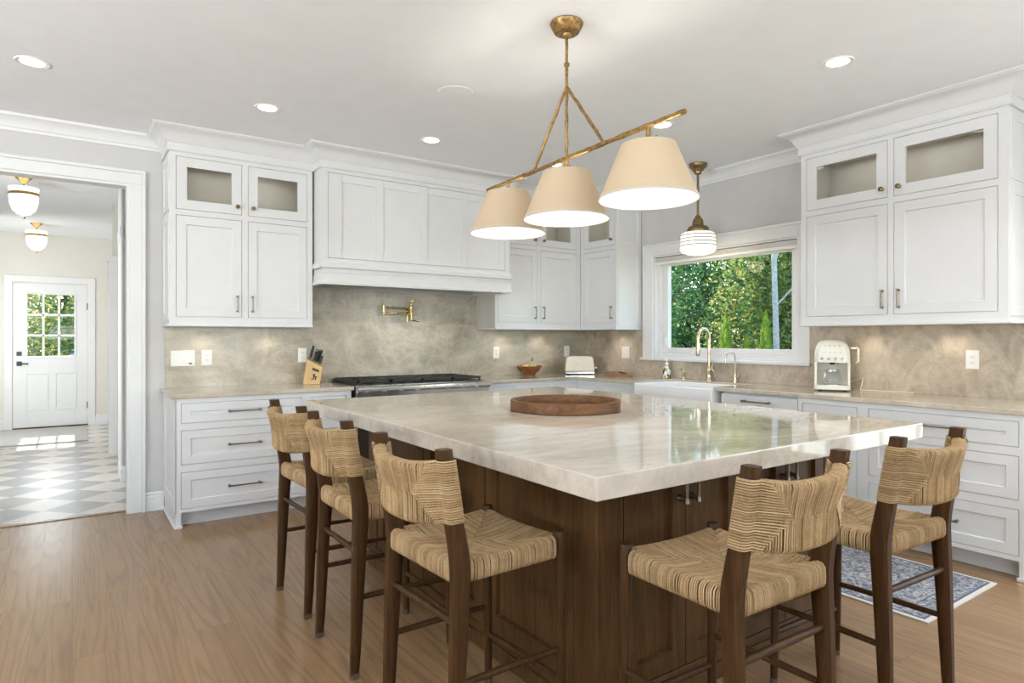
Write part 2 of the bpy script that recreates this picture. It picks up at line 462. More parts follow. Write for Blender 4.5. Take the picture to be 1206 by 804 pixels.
def dup(root, label=None, loc=None, rotz=None):
    r = root.copy(); COL.objects.link(r)
    if loc is not None: r.location = loc
    if rotz is not None: r.rotation_euler = (0, 0, rotz)
    if label: r['label'] = label

    def rec(src, dst):
        for ch in list(src.children):
            c = ch.copy(); COL.objects.link(c); c.parent = dst; rec(ch, c)
    rec(root, r)
    return r


def text(body, name, size, loc, normal, up, mat, parent, depth=.0008):
    cu = bpy.data.curves.new(name, 'FONT'); cu.body = body; cu.size = size; cu.extrude = depth; cu.align_x = 'CENTER'; cu.align_y = 'CENTER'
    cu.materials.append(M[mat]); ob = bpy.data.objects.new(name, cu); COL.objects.link(ob)
    z = Vector(normal).normalized(); y = Vector(up); y = (y - z * y.dot(z)).normalized(); x = y.cross(z)
    mt = Matrix((x, y, z)).transposed().to_4x4(); mt.translation = Vector(loc) - Vector(ORG[parent.name])
    me = bpy.data.meshes.new_from_object(ob); me.name = name; bpy.data.objects.remove(ob)
    ob = bpy.data.objects.new(name, me); COL.objects.link(ob)
    ob.parent = parent; ob.matrix_local = mt; return ob


# ------------------------------------------------------------------ the room
MB().prism([(-4, -3.5), (4.9, -3.5), (4.9, 5.56), (-4, 5.56)], -.05, 0).build('floor', 'floor', kind='structure')
MB().prism([(-1.3, 5.56), (1.6, 5.56), (1.6, 11.5), (-1.3, 11.5)], -.05, 0).build('floor_hall', 'tile', kind='structure')
MB().prism([(-4.1, -3.6), (4.95, -3.6), (4.95, 11.55), (-4.1, 11.55)], ZC, ZC + .15).build('ceiling', 'ceil', kind='structure')
# back wall with the wide opening to the hall
OX0, OX1, OZ = -1.05, .345, 2.43
b = MB(); b.box(-4, OX0, YB, YB + .11, 0, ZC); b.box(OX0, OX1, YB, YB + .11, OZ, ZC); b.box(OX1, 4.915, YB, YB + .11, 0, ZC)
b.build('wall_back', 'wall', kind='structure')
# right wall with the window over the sink and the patio door past the cabinets
WY0, WY1, WZ0, WZ1 = 2.857, 4.391, 1.09, 2.108
b = MB(); X0, X1 = XR, XR + .15
b.box(X0, X1, WY1, YB + .0, 0, ZC); b.box(X0, X1, WY0, WY1, 0, WZ0); b.box(X0, X1, WY0, WY1, WZ1, ZC); b.box(X0, X1, .85, WY0, 0, ZC)
b.box(X0, X1, -.85, .85, 2.25, ZC); b.box(X0, X1, -3.5, -.85, 0, ZC)
b.build('wall_right', 'wall', kind='structure')
b = MB(); b.box(-4.1, -4, -3.5, .2, 0, ZC); b.box(-4.1, -4, .2, 2.8, 0, .7); b.box(-4.1, -4, .2, 2.8, 2.35, ZC); b.box(-4.1, -4, 2.8, 5.56, 0, ZC)
b.build('wall_left', 'wall', kind='structure')
b = MB(); xs = [-4.1, -3.2, -1.4, -.7, 1.1, 1.8, 3.6, 4.915]
for i in range(len(xs) - 1):
    if i % 2: b.box(xs[i], xs[i + 1], -3.6, -3.5, 0, .65); b.box(xs[i], xs[i + 1], -3.6, -3.5, 2.35, ZC)
    else: b.box(xs[i], xs[i + 1], -3.6, -3.5, 0, ZC)
b.build('wall_rear', 'wall', kind='structure')
# added windows behind the camera, unseen patio door: frames with glazing bars and panes
for i in (1, 3, 5):
    wd = struct('window_%d' % (2 + i // 2)); b = MB(); x0, x1 = xs[i], xs[i + 1]
    b.box(x0, x0 + .07, -3.56, -3.47, .65, 2.35); b.box(x1 - .07, x1, -3.56, -3.47, .65, 2.35); b.box(x0, x1, -3.56, -3.47, .65, .74); b.box(x0, x1, -3.56, -3.47, 2.26, 2.35)
    for k in (1, 2): b.box(x0 + (x1 - x0) * k / 3 - .012, x0 + (x1 - x0) * k / 3 + .012, -3.54, -3.50, .7, 2.3)
    b.box(x0, x1, -3.54, -3.50, 1.48, 1.51); b.build('window_frame', 'trim', wd)
    MB().box(x0 + .05, x1 - .05, -3.525, -3.519, .7, 2.3).build('window_pane', 'pane', wd)
pd = struct('door_2'); b = MB(); fx0, fx1 = XR + .02, XR + .11
for y in (-.85, -.09, -.01, .77): b.box(fx0, fx1, y, y + .08, .2, 2.16)
b.box(fx0, fx1, -.85, .85, 2.16, 2.25); b.box(fx0, fx1, -.85, .85, 0, .2)
for z in (.70, 1.19, 1.68): b.box(fx0 + .03, fx1 - .03, -.77, .77, z - .012, z + .012)
for y in (-.55, -.32, .30, .54): b.box(fx0 + .033, fx1 - .033, y - .012, y + .012, .2, 2.16)
b.build('door_frame', 'trim', pd); MB().box(XR + .062, XR + .068, -.8, .8, .1, 2.2).build('door_pane', 'pane', pd)

# hall beyond the opening
HY = 11.42
b = MB(); b.box(-1.4, -1.3, 5.56, HY + .1, 0, ZC); b.build('wall_hall_left', 'hallwall', kind='structure')
DX0, DX1, DZ = -.69, .178, 2.08
b = MB(); b.box(-1.3, DX0, HY, HY + .1, 0, ZC); b.box(DX0, DX1, HY, HY + .1, DZ, ZC); b.box(DX1, 1.6, HY, HY + .1, 0, ZC)
b.build('wall_hall_end', 'hallwall', kind='structure')
b = MB(); b.box(1.5, 1.6, 5.56, HY, 0, ZC); b.build('wall_hall_right', 'hallwall', kind='structure')
b = MB(); b.box(.372, 1.5, 6.70, 7.15, 0, ZC); b.build('wall_hall_stub', 'wall', kind='structure')
b = MB(); b.box(.375, 1.5, 8.455, 8.6, 0, ZC); b.build('wall_hall_return', 'hallwall', kind='structure')
b = MB(); b.box(.335, .42, 8.43, 8.455, 0, 2.16); b.box(.335, .375, 8.455, 8.62, 0, 2.16); b.box(.32, .44, 8.415, 8.64, 2.16, 2.22); b.build('trim_1', 'trim', kind='structure')
b = MB(); b.box(.352, .372, 6.68, 7.16, 2.2, 2.3); b.box(.358, .372, 6.69, 7.16, .15, ZC - .1); b.build('trim_2', 'trim', kind='structure')

# opening casing and jamb of the hall doorway
t = struct('trim_3')
prof = [(0, 0), (.012, 0), (.022, .008), (.018, .03), (.016, .075), (.026, .08), (.03, .10), (0, .10)]
b = MB()
b.box(OX1, OX1 + .078, YB - .018, YB, 0, OZ); b.box(OX1 + .078, OX1 + .102, YB - .030, YB, 0, OZ + .078)
b.box(OX0 - .078, OX0, YB - .018, YB, 0, OZ); b.box(OX0 - .102, OX0 - .078, YB - .03, YB, 0, OZ + .078)
b.box(OX0 - .078, OX1 + .078, YB - .018, YB, OZ, OZ + .078); b.box(OX0 - .102, OX1 + .102, YB - .030, YB, OZ + .078, OZ + .102)
b.build('casing', 'trim', t, bevel=.004)
b = MB(); b.box(OX1 - .018, OX1, YB - .004, YB + .125, 0, OZ); b.box(OX0, OX0 + .018, YB - .004, YB + .125, 0, OZ); b.box(OX0 + .018, OX1 - .018, YB - .004, YB + .125, OZ - .018, OZ)
b.box(OX1 - .018, OX1 + .09, YB + .11, YB + .128, 0, OZ + .09)
b.build('jamb', 'trim', t)
MB().box(OX0 + .018, OX1 - .018, YB + .075, YB + .115, .0005, .006).build('threshold', 'floor', t)

BASE = [(0, 0), (.016, 0), (.016, .105), (.010, .115), (.012, .128), (.004, .14), (0, .14)]
MB().sweep([(OX1 + .102, YB), (.567, YB)], BASE, side=1).build('baseboard_back', 'trim', kind='structure')
MB().sweep([(-1.3, HY), (DX0 - .10, HY)], BASE, side=1).build('baseboard_hall', 'trim', kind='structure')
MB().sweep([(DX1 + .10, HY), (1.5, HY)], BASE, side=1).build('baseboard_hall_end', 'trim', kind='structure')
MB().sweep([(.372, 7.15), (.372, 6.70), (1.4, 6.70)], BASE, side=1).build('baseboard_hall_stub', 'trim', kind='structure')
# crown on the bare walls
CR = [(0, 2.695), (.010, 2.695), (.012, 2.712), (.022, 2.720), (.030, 2.745), (.062, 2.775), (.080, 2.782), (.082, 2.7995), (0, 2.7995)]
MB().sweep([(-4, YB), (.567, YB)], CR, side=1).build('trim_4', 'trim', kind='structure', smooth=30)
MB().sweep([(XR, 4.56), (XR, 2.627)], CR, side=1).build('trim_5', 'trim', kind='structure', smooth=30)
MB().sweep([(XR, 1.366), (XR, -3.5)], CR, side=1).build('trim_6', 'trim', kind='structure', smooth=30)

# front door at the end of the hall
d = struct('door_1', (0, HY, 0))
b = MB(); W0, W1, V0, V1 = -.533, .021, 1.035, 1.93
for (x0, x1, z0, z1) in ((DX0, W0, .015, DZ), (W1, DX1, .015, DZ), (W0, W1, V1, DZ), (W0, W1, .015, V0)): b.box(x0, x1, HY, HY + .045, z0, z1)
for k in (1, 2):
    x = W0 + (W1 - W0) * k / 3; b.box(x - .014, x + .014, HY + .004, HY + .04, V0, V1)
    z = V0 + (V1 - V0) * k / 3; b.box(W0, W1, HY + .004, HY + .04, z - .014, z + .014)
for (x0, x1, z0, z1) in ((W0 - .025, W1 + .025, V1, V1 + .025), (W0 - .025, W1 + .025, V0 - .025, V0), (W0 - .025, W0, V0, V1), (W1, W1 + .025, V0, V1)): b.box(x0, x1, HY - .012, HY + .01, z0, z1)
TH = lambda s, dd, z: (s, HY - dd, z)
for x0, x1 in ((-.56, -.29), (-.22, .05)):
    b.shaker(x0, x1, .25, .80, -.001, .010, .022, .009, TH)
b.build('door_slab', 'trim', d, bevel=.002)
MB().box(W0, W1, HY + .02, HY + .025, V0, V1).build('door_pane', 'pane', d)
b = MB(); b.box(DX0 - .105, DX0 - .012, HY - .02, HY, 0, DZ + .115); b.box(DX1 + .012, DX1 + .105, HY - .02, HY, 0, DZ + .115); b.box(DX0 - .105, DX1 + .105, HY - .021, HY, DZ + .02, DZ + .115)
b.build('casing', 'trim', d, bevel=.004)
MB().box(DX0 - .01, DX1 + .01, HY - .03, HY + .06, .001, .014).build('threshold', 'oak', d)
b = MB(); b.box(-.655, -.595, HY - .012, HY, .90, .965); b.tube([(-.625, HY - .01, .932), (-.625, HY - .05, .932), (-.52, HY - .052, .932)], .009, 8); b.build('door_lever', 'black', d)
b = MB(); b.box(-.655, -.595, HY - .014, HY, 1.045, 1.105); b.build('deadbolt', 'black', d)
for z in (.25, 1.72):
    MB().box(DX1 - .006, DX1 + .012, HY - .010, HY, z, z + .1).build('hinge', 'pull', d)
o = MB().box(-1.15, .165, 9.62, 11.22, .001, .014).build('door_mat', 'mat', org=(-.4, 10.4, 0))
tag(o, 'pale flat mat on the tiled hall floor in front of the entry door', 'mat')

# window over the sink
wd = struct('window_1', (XR, 3.62, 1.1)); b = MB()
b.box(XR - .02, XR, WY1, WY1 + .10, 1.10, WZ1 + .095); b.box(XR - .02, XR, WY0 - .103, WY0, 1.10, WZ1 + .095); b.box(XR - .02, XR, WY0, WY1, WZ1, WZ1 + .095)
b.box(XR - .027, XR, WY1 + .100, WY1 + .126, 1.10, WZ1 + .095); b.box(XR - .027, XR, WY0 - .1, WY1 + .126, WZ1 + .095, WZ1 + .117)
b.build('casing', 'trim', wd, bevel=.003)
b = MB(); b.box(XR - .052, XR + .06, WY0 - .12, WY1 + .145, 1.075, 1.10); b.build('stool', 'trim', wd, bevel=.005)
b = MB(); b.box(XR, XR + .15, WY1 - .016, WY1, 1.118, WZ1 - .016); b.box(XR, XR + .15, WY0, WY0 + .016, 1.118, WZ1 - .016); b.box(XR, XR + .15, WY0, WY1, WZ1 - .016, WZ1); b.box(XR, XR + .15, WY0, WY1, WZ0, 1.118)
b.box(XR + .045, XR + .149, WY1 - .055, WY1 - .016, 1.118, WZ1 - .016); b.box(XR + .045, XR + .149, WY0 + .016, WY0 + .055, 1.118, WZ1 - .016); b.box(XR + .045, XR + .149, WY0 + .055, WY1 - .055, WZ1 - .05, WZ1 - .016); b.box(XR + .045, XR + .149, WY0 + .055, WY1 - .055, 1.118, 1.145)
b.build('window_frame', 'trim', wd, bevel=.003)
b = MB(); a0, a1 = WY0 + .055, WY1 - .055
b.box(XR + .075, XR + .125, a1 - .062, a1, 1.145, WZ1 - .05); b.box(XR + .075, XR + .125, a0, a0 + .05, 1.145, WZ1 - .05); b.box(XR + .075, XR + .125, a0 + .05, a1 - .062, 1.145, 1.20); b.box(XR + .075, XR + .125, a0 + .05, a1 - .062, WZ1 - .1, WZ1 - .05)
b.build('window_sash', 'trim', wd, bevel=.004)
MB().box(XR + .098, XR + .104, a0 + .04, a1 - .05, 1.19, WZ1 - .09).build('window_pane', 'pane', wd)
b = MB(); b.box(XR + .062, XR + .075, a1 - .05, a1 - .03, 1.22, 1.30); b.tube([(XR + .06, a1 - .04, 1.235), (XR + .055, a1 - .05, 1.31)], .006, 6); b.build('latch', 'trim', wd)
bl = thing('roller_blind', 'rolled-up pale linen blind tucked under the head of the sink window', 'blind', (XR, 3.62, 2.05))
b = MB(); b.box(XR + .002, XR + .04, WY0 + .018, WY1 - .018, 2.045, 2.085); b.tube([(XR + .021, WY0 + .02, 2.066), (XR + .021, WY1 - .02, 2.066)], .021, 12); b.build('fabric_roll', 'linen', bl, smooth=40)
MB().box(XR + .006, XR + .022, WY0 + .02, WY1 - .02, 2.018, 2.045).build('hem_bar', 'plate', bl, bevel=.004)

# ------------------------------------------------------------------ cabinets
DF, DU = .635, .35
TB, TR = MB_BACK, MB_RIGHT


def pull(parent, T, a, z, c, length=.21, horiz=True):
    b = MB(); h = length / 2
    if horiz:
        pts = [(a - h, c + .030, z), (a - h * .8, c + .030, z), (a, c + .032, z), (a + h * .8, c + .030, z), (a + h, c + .030, z)]
        b.tube(pts, [.008, .0055, .005, .0055, .008], 8, T)
        for s in (-1, 1): b.tube([(a + s * (h - .012), c, z), (a + s * (h - .012), c + .03, z)], [.009, .006], 8, T)
    else:
        pts = [(a, c + .028, z - h), (a, c + .028, z - h * .7), (a, c + .031, z), (a, c + .028, z + h * .7), (a, c + .028, z + h)]
        b.tube(pts, [.007, .005, .0045, .005, .007], 8, T)
        for s in (-1, 1): b.tube([(a, c, z + s * (h - .008)), (a, c + .028, z + s * (h - .008))], [.008, .0055], 8, T)
    return b.build('handle', 'pull', parent, smooth=50)


def knob(parent, T, a, z, c):
    b = MB()
    b.tube([(a, c, z), (a, c + .004, z), (a, c + .008, z), (a, c + .018, z), (a, c + .021, z), (a, c + .027, z), (a, c + .031, z)], [.011, .011, .006, .006, .015, .016, .009], 14, T)
    return b.build('knob', 'brass', parent, smooth=50)


def base_unit(T, s0, s1, label, layout, loc, fs=.035, end=None, name='base_cabinet', cols=None, top=.882):
    """layout: list of (kind, z0, z1); end = s of an exposed end that runs down to the floor"""
    r = thing(name, label, 'cabinet', loc)
    b = MB(); g = .0
    b.box(s0, s1, .003, DF - .022, .105, top, T)
    zs = sorted({.105} | {l[1] for l in layout} | {l[2] for l in layout} | {top})
    b.box(s0, s0 + fs, DF - .022, DF, .105, top, T); b.box(s1 - fs, s1, DF - .022, DF, .105, top, T)
    rails = []; prev = .105
    for k, z0, z1 in sorted(layout, key=lambda l: l[1]):
        rails.append((prev, z0)); prev = z1
    rails.append((prev, top))
    for z0, z1 in rails: b.box(s0 + fs, s1 - fs, DF - .022, DF, z0, z1, T)
    lo, hi = s0, s1
    if end is not None:   # end stile runs to the floor
        if end == s0: b.box(s0, s0 + fs, DF - .022, DF, .0, .105, T); b.box(s0, s0 + .02, .003, DF - .022, 0, .105, T); lo = s0 + .02
        else: b.box(s1 - fs, s1, DF - .022, DF, .0, .105, T); b.box(s1 - .02, s1, .003, DF - .022, 0, .105, T); hi = s1 - .02
    b.box(lo, hi, .003, DF - .095, 0.0, .105, T)
    b.build('carcass', 'cab', r)
    if end is not None:
        sg = -1 if end == s0 else 1; b = MB()
        q0, q1 = sorted((end, end + sg * .012))
        TE = (lambda a, c, z: T(end + sg * c, a, z))
        b.shaker(.02, DF - .0, .105, .875, -.004, .007, .085, .006, TE); b.build('end_panel', 'cab', r)
        b = MB(); b.box(q0, q1, 0.01, DF + .012, 0, .022, T); q = sorted((end, end - sg * (fs + .008))); b.box(q[0], q[1], DF, DF + .012, 0, .022, T); b.build('shoe_moulding', 'trim', r, bevel=.004)
    for k, z0, z1 in layout:
        cc = cols or [(s0 + fs, s1 - fs)]
        for a0, a1 in cc:
            gp = .003
            b = MB(); b.shaker(a0 + gp, a1 - gp, z0 + gp, z1 - gp, DF - .02, DF, .055 if k == 'drawer' else .06, .009, T)
            dd = b.build('drawer' if k == 'drawer' else 'door', 'cab', r)
            if k == 'drawer': pull(dd, T, (a0 + a1) / 2, (z0 + z1) / 2 + .0, DF, .225 if a1 - a0 > .4 else .12)
            elif k == 'door': pull(dd, T, a1 - .04, z1 - .12, DF, .13, False)
    return r


DR3 = [('drawer', .711, .849), ('drawer', .429, .665), ('drawer', .130, .380)]
DRD = [('drawer', .711, .849), ('door', .130, .665)]
base_unit(TB, .571, 1.452, 'white three-drawer base cabinet under the switch plates, at the left end of the back wall', DR3, (1.0, YB, 0), end=.571)
base_unit(TB, 1.452, 1.80, 'narrow white base cabinet between the drawers and the left side of the range', DRD, (1.6, YB, 0), .038)
base_unit(TB, 3.047, 3.40, 'white base cabinet directly right of the range on the back wall', DRD, (3.2, YB, 0))
base_unit(TB, 3.40, 3.80, 'white base cabinet below the fruit bowl on the back wall', DRD, (3.6, YB, 0))
base_unit(TB, 3.80, 4.128, 'white base cabinet at the inner corner on the back wall', DRD, (3.95, YB, 0))
base_unit(TR, 4.48, 4.813, 'white base cabinet at the inner corner on the window wall', DRD, (XR, 4.65, 0))
base_unit(TR, 4.0, 4.48, 'white base cabinet between the corner and the farmhouse sink', DRD, (XR, 4.25, 0))
r = base_unit(TR, 3.115, 4.0, 'white sink cabinet under the apron of the farmhouse sink', [('door', .130, .63)], (XR, 3.55, 0), cols=[(3.15, 3.555), (3.56, 3.965)], top=.634)
r = thing('dishwasher', 'panelled white dishwasher front right of the farmhouse sink with a long bar handle', 'dishwasher', (XR, 2.8, 0))
b = MB(); b.box(2.482, 3.115, .02, DF - .03, .105, .882, TR); b.box(2.482, 3.115, .02, DF - .095, 0, .105, TR); b.build('tub', 'cab', r)
b = MB(); b.shaker(2.486, 3.111, .13, .868, DF - .03, DF, .085, .007, TR); b.build('door', 'cab', r)
pull(r, TR, 2.80, .825, DF, .225)
base_unit(TR, 2.043, 2.482, 'narrow white base cabinet between the dishwasher and the right-hand drawers', [('door', .130, .849)], (XR, 2.26, 0))
base_unit(TR, 1.197, 2.043, 'white three-drawer base cabinet at the right edge behind the counter stools', DR3, (XR, 1.62, 0), end=1.197)


def upper_unit(T, s0, s1, doors, label, loc, ends=(), hinge=None, crown=None, split=(2.179, 2.220), z0=1.393, zt=2.63, rail=(0, 0)):
    r = thing('wall_cabinet', label, 'cabinet', loc)
    dbot, dtop = 1.448, 2.600
    b = MB()
    b.box(s0, s1, 0, DU - .022, z0, split[0] + .015, T)                       # lower box
    zt2 = 2.632
    b.box(s0, s0 + .02, 0, DU - .022, split[0] + .015, zt2, T); b.box(s1 - .02, s1, 0, DU - .022, split[0] + .015, zt2, T)
    b.box(s0 + .02, s1 - .02, 0, DU - .022, 2.61, zt2, T); b.box(s0, s1, 0, DU - .02, zt2, 2.795, T)
    st = [s0] + [x for dd in doors for x in dd] + [s1]
    for i in range(0, len(st), 2): b.box(st[i], st[i + 1], DU - .022, DU, z0, zt2, T)
    for a0, a1 in doors:
        for q0, q1 in ((z0, dbot), (split[0], split[1]), (dtop, zt2)): b.box(a0, a1, DU - .022, DU, q0, q1, T)
    b.build('carcass', 'cab', r)
    b = MB(); i0, i1 = s0 + .02, s1 - .02; e = .0015
    b.box(i0 + e, i1 - e, .0, .008, split[1] - .02, 2.608, T); b.box(i0 + e, i0 + .008, .008, DU - .024, split[1] - .02, 2.608, T); b.box(i1 - .008, i1 - e, .008, DU - .024, split[1] - .02, 2.608, T)
    b.box(i0 + .008, i1 - .008, .008, DU - .024, split[0] + .016, split[0] + .024, T); b.box(i0 + .008, i1 - .008, .008, DU - .024, 2.602, 2.608, T)
    b.box(i0 + .008, i1 - .008, .009, DU - .06, 2.274, 2.286, T)
    b.build('interior', 'inside', r)
    for k, (a0, a1) in enumerate(doors):
        gp = .003; hs = hinge[k]
        b = MB(); b.shaker(a0 + gp, a1 - gp, dbot + gp, split[0] - gp, DU - .02, DU, .062, .009, T); dd = b.build('door', 'cab', r)
        pull(dd, T, a1 - .032 if hs else a0 + .032, 1.55, DU, .125, False)
        b = MB(); b.shaker(a0 + gp, a1 - gp, split[1] + gp, dtop - gp, DU - .02, DU, .068, .009, T, hole=True); gd = b.build('glass_door', 'cab', r)
        MB().box(a0 + .06, a1 - .06, DU - .014, DU - .011, split[1] + .06, dtop - .06, T).build('glass_pane', 'cabglass', gd)
        knob(gd, T, a1 - .034 if hs else a0 + .034, 2.278, DU)
    light('cabinet_interior_fill', 'AREA', T((s0 + s1) / 2, .16, 2.598), .62 * (s1 - s0), (1, .97, .92), aim=(0, 0, -1), shape='RECTANGLE', size=(s1 - s0) * .7 if T is TB else .12, size_y=.12 if T is TB else (s1 - s0) * .7)  # added fill that brightens the compartments behind the glass doors
    for e in ends:
        sg = -1 if e == s0 else 1
        TE = (lambda a, c, z, e=e, sg=sg: T(e + sg * c, a, z))
        for q0, q1 in ((z0 + .03, split[0] + .005), (split[0] + .035, 2.615)):
            b = MB(); b.shaker(.01, DU - .02, q0, q1, -.004, .007, .055, .006, TE); b.build('end_panel', 'cab', r)
    b = MB(); b.box(s0 - (.014 if s0 in ends else 0), s1 + (.014 if s1 in ends else rail[1]), .0, DU + .014, 1.378, z0, T); b.build('light_rail', 'cab', r, bevel=.004)
    return r


# cornice: flat frieze with a small bead, then a cove crown to the ceiling (out, z)
COR = [(-.01, 2.63), (.016, 2.63), (.020, 2.638), (.014, 2.645), (.014, 2.690), (.022, 2.694), (.026, 2.705), (.034, 2.712), (.045, 2.740), (.075, 2.768), (.105, 2.778), (.110, 2.784), (.118, 2.786), (.118, 2.7985), (-.01, 2.7985)]
r = upper_unit(TB, .567, 1.584, [(.608, 1.052), (1.095, 1.540)], 'white two-door wall cabinet left of the range hood with glass top doors', (1.07, YB, 1.38), ends=(.567,), hinge=(1, 0))
MB().sweep([(.567, YB), (.567, YB - DU), (1.598, YB - DU)], COR, side=1).build('cornice', 'cab', r, smooth=30)
r = upper_unit(TB, 3.34, 4.413, [(3.372, 3.845), (3.888, 4.362)], 'white two-door wall cabinet right of the range hood on the back wall', (3.9, YB, 1.38), hinge=(1, 0), rail=(0, -.014))
MB().sweep([(3.392, YB - DU), (4.413, YB - DU)], COR, post=(4.413, 4.56), side=1).build('cornice', 'cab', r, smooth=30)
b = MB(); b.box(3.334, 3.3398, YB - DU, YB - .021, 1.393, 1.72); b.build('side_panel', 'inside', r)
r = upper_unit(TR, 4.56, 5.098, [(4.59, 5.052)], 'narrow white wall cabinet in the corner beside the sink window', (XR, 4.8, 1.38), ends=(4.56,), hinge=(0,))
MB().sweep([(XR - DU, 5.098), (XR - DU, 4.56), (XR, 4.56)], COR, pre=(4.0, 5.098), side=1).build('cornice', 'cab', r, smooth=30)
r = upper_unit(TR, 1.366, 2.627, [(1.417, 1.986), (2.023, 2.586)], 'large white two-door wall cabinet right of the sink window above the coffee maker', (XR, 2.0, 1.38), ends=(1.366, 2.627), hinge=(1, 0))
MB().sweep([(XR, 2.627), (XR - DU, 2.627), (XR - DU, 1.366), (XR, 1.366)], COR, side=1).build('cornice', 'cab', r, smooth=30)

# range hood
HX0, HX1, HYF = 1.602, 3.388, 4.925
r = thing('range_hood', 'wide white panelled range hood above the stainless range', 'range hood', (2.49, YB, 1.72))
b = MB()
b.box(HX0, HX1, HYF + .02, YB - DU, 1.845, 2.795); b.box(HX0, 3.332, YB - DU, YB, 1.845, 2.795)
b.box(HX0, HX0 + .05, HYF, HYF + .02, 1.90, 2.64); b.box(HX1 - .05, HX1, HYF, HYF + .02, 1.90, 2.64); b.box(HX0 + .05, HX1 - .05, HYF, HYF + .02, 1.90, 1.925); b.box(HX0 + .05, HX1 - .05, HYF, HYF + .02, 2.602, 2.64)
b.build('hood_body', 'cab', r)
b = MB(); TF = lambda a, c, z: (a, HYF - c, z)
b.box(HX0 + .053, HX1 - .053, -.018, -.008, 1.928, 2.599, TF)
cols = [(1.655, 1.765), (2.051, 2.118), (2.461, 2.526), (2.865, 2.927), (3.266, 3.335)]
for x0, x1 in cols: b.box(x0, x1, -.008, .001, 1.928, 2.599, TF)
for (a, c_) in ((1.765, 2.051), (2.118, 2.461), (2.526, 2.865), (2.927, 3.266)):
    b.box(a, c_, -.008, .001, 1.928, 1.985, TF); b.box(a, c_, -.008, .001, 2.535, 2.599, TF)
b.build('front_panel', 'cab', r, bevel=.002)
b = MB()
HP = [(0, 1.845), (.008, 1.845), (.016, 1.853), (.016, 1.872), (.010, 1.880), (.010, 1.893), (0, 1.90)]
b.sweep([(HX0, YB - DU), (HX0, HYF), (HX1, HYF), (HX1, YB - DU)], [(-.01, 1.845), (.008, 1.845), (.018, 1.853), (.018, 1.880), (.008, 1.890), (.004, 1.902), (-.01, 1.902)], side=1)
b.build('bead_moulding', 'cab', r, smooth=30)
b = MB()
PR = [(-.03, 1.718), (.016, 1.718), (.018, 1.735), (.012, 1.742), (.006, 1.806), (-.008, 1.815), (-.010, 1.845), (-.03, 1.845)]
b.sweep([(HX0, YB - DU), (HX0, HYF), (HX1, HYF), (HX1, YB - DU)], PR, side=1)
b.box(HX0 - .0, HX0 + .03, YB - DU, YB, 1.718, 1.845); b.box(3.302, 3.332, YB - DU, YB, 1.718, 1.845)
b.build('hood_skirt', 'cab', r, smooth=30)
b = MB(); b.box(HX0 + .03, 3.302, HYF + .03, YB - .02, 1.775, 1.845); b.build('liner', 'steel', r)
for k in range(4):
    x0 = 1.78 + k * .36
    b = MB(); b.box(x0, x0 + .34, HYF + .09, YB - .12, 1.760, 1.775)
    for q in range(8): b.box(x0 + .01 + q * .041, x0 + .03 + q * .041, HYF + .1, YB - .13, 1.752, 1.760)
    b.build('baffle_filter', 'darksteel', r)
for x in (1.99, 2.27, 2.55, 2.83):
    MB().lathe([(0, 0), (.028, 0), (.03, .012), (0, .012)], 16, (x, HYF + .07, 1.762)).build('hood_lamp', 'led', r)
    light('hood_lamp_light', 'SPOT', (x, HYF + .12, 1.745), 5, (1, .95, .86), aim=(0, .35, -1), spot_size=radians(95), spot_blend=.7, shadow_soft_size=.03)
for x in (1.93, 2.22, 2.52, 2.80):
    MB().lathe([(.006, 0), (.013, .004), (.013, .018), (.006, .022)], 12, (x, HYF + .045, 1.752)).build('hood_knob', 'steel', r, smooth=40)
MB().sweep([(HX0, YB - DU + .0), (HX0, HYF), (HX1, HYF), (HX1, YB - DU)], COR, side=1).build('cornice', 'cab', r, smooth=30)

# ------------------------------------------------------------------ stone
o = MB().prism([(.565, YB), (1.588, YB), (1.588, YB), (3.338, YB), (XR, YB), (XR, YB - .02), (.565, YB - .02)], .9145, 1.3775)
b = MB()
zz = [(.575, .9145), (XR, .9145), (XR, 1.3775), (3.333, 1.3775), (3.333, 1.717), (1.586, 1.717), (1.586, 1.3775), (.575, 1.3775)]
b.prism(zz, .001, .02, lambda x, z, t_: (x, YB - t_, z))
o = b.build('backsplash', 'stoneback', org=(2.5, YB, .92)); tag(o, 'beige veined stone backsplash on the back wall rising behind the range', 'backsplash')
b = MB()
zz = [(1.18, .9145), (YB - .021, .9145), (YB - .021, 1.3775), (WY1 + .127, 1.3775), (WY1 + .127, 1.10), (WY1 + .147, 1.10), (WY1 + .147, 1.074), (WY0 - .122, 1.074), (WY0 - .122, 1.10), (WY0 - .104, 1.10), (WY0 - .104, 1.3775), (1.18, 1.3775)]
b.prism(zz, .001, .02, lambda y, z, t_: (XR - t_, y, z))
o = b.build('backsplash', 'stoneright', org=(XR, 3, .92)); tag(o, 'beige veined stone backsplash on the window wall around the sink', 'backsplash')
b = MB(); b.prism([(.545, YB), (.545, YB - .66), (1.815, YB - .66), (1.815, YB)], .884, .914)
o = b.build('countertop', 'stonecounter', org=(1.2, YB, .9), bevel=.004); tag(o, 'short stone countertop left of the range carrying the knife block', 'countertop')
CX = XR - .66
b = MB(); b.prism([(3.047, YB), (3.047, YB - .66), (CX, YB - .66), (CX, 4.0), (4.60, 4.0), (4.60, 3.165), (CX, 3.165), (CX, 1.17), (XR, 1.17), (XR, YB)], .884, .914)
o = b.build('countertop', 'stonecounter', org=(4.4, 3.5, .9), bevel=.004); tag(o, 'long L-shaped stone countertop with the sink and coffee maker along the window wall', 'countertop')
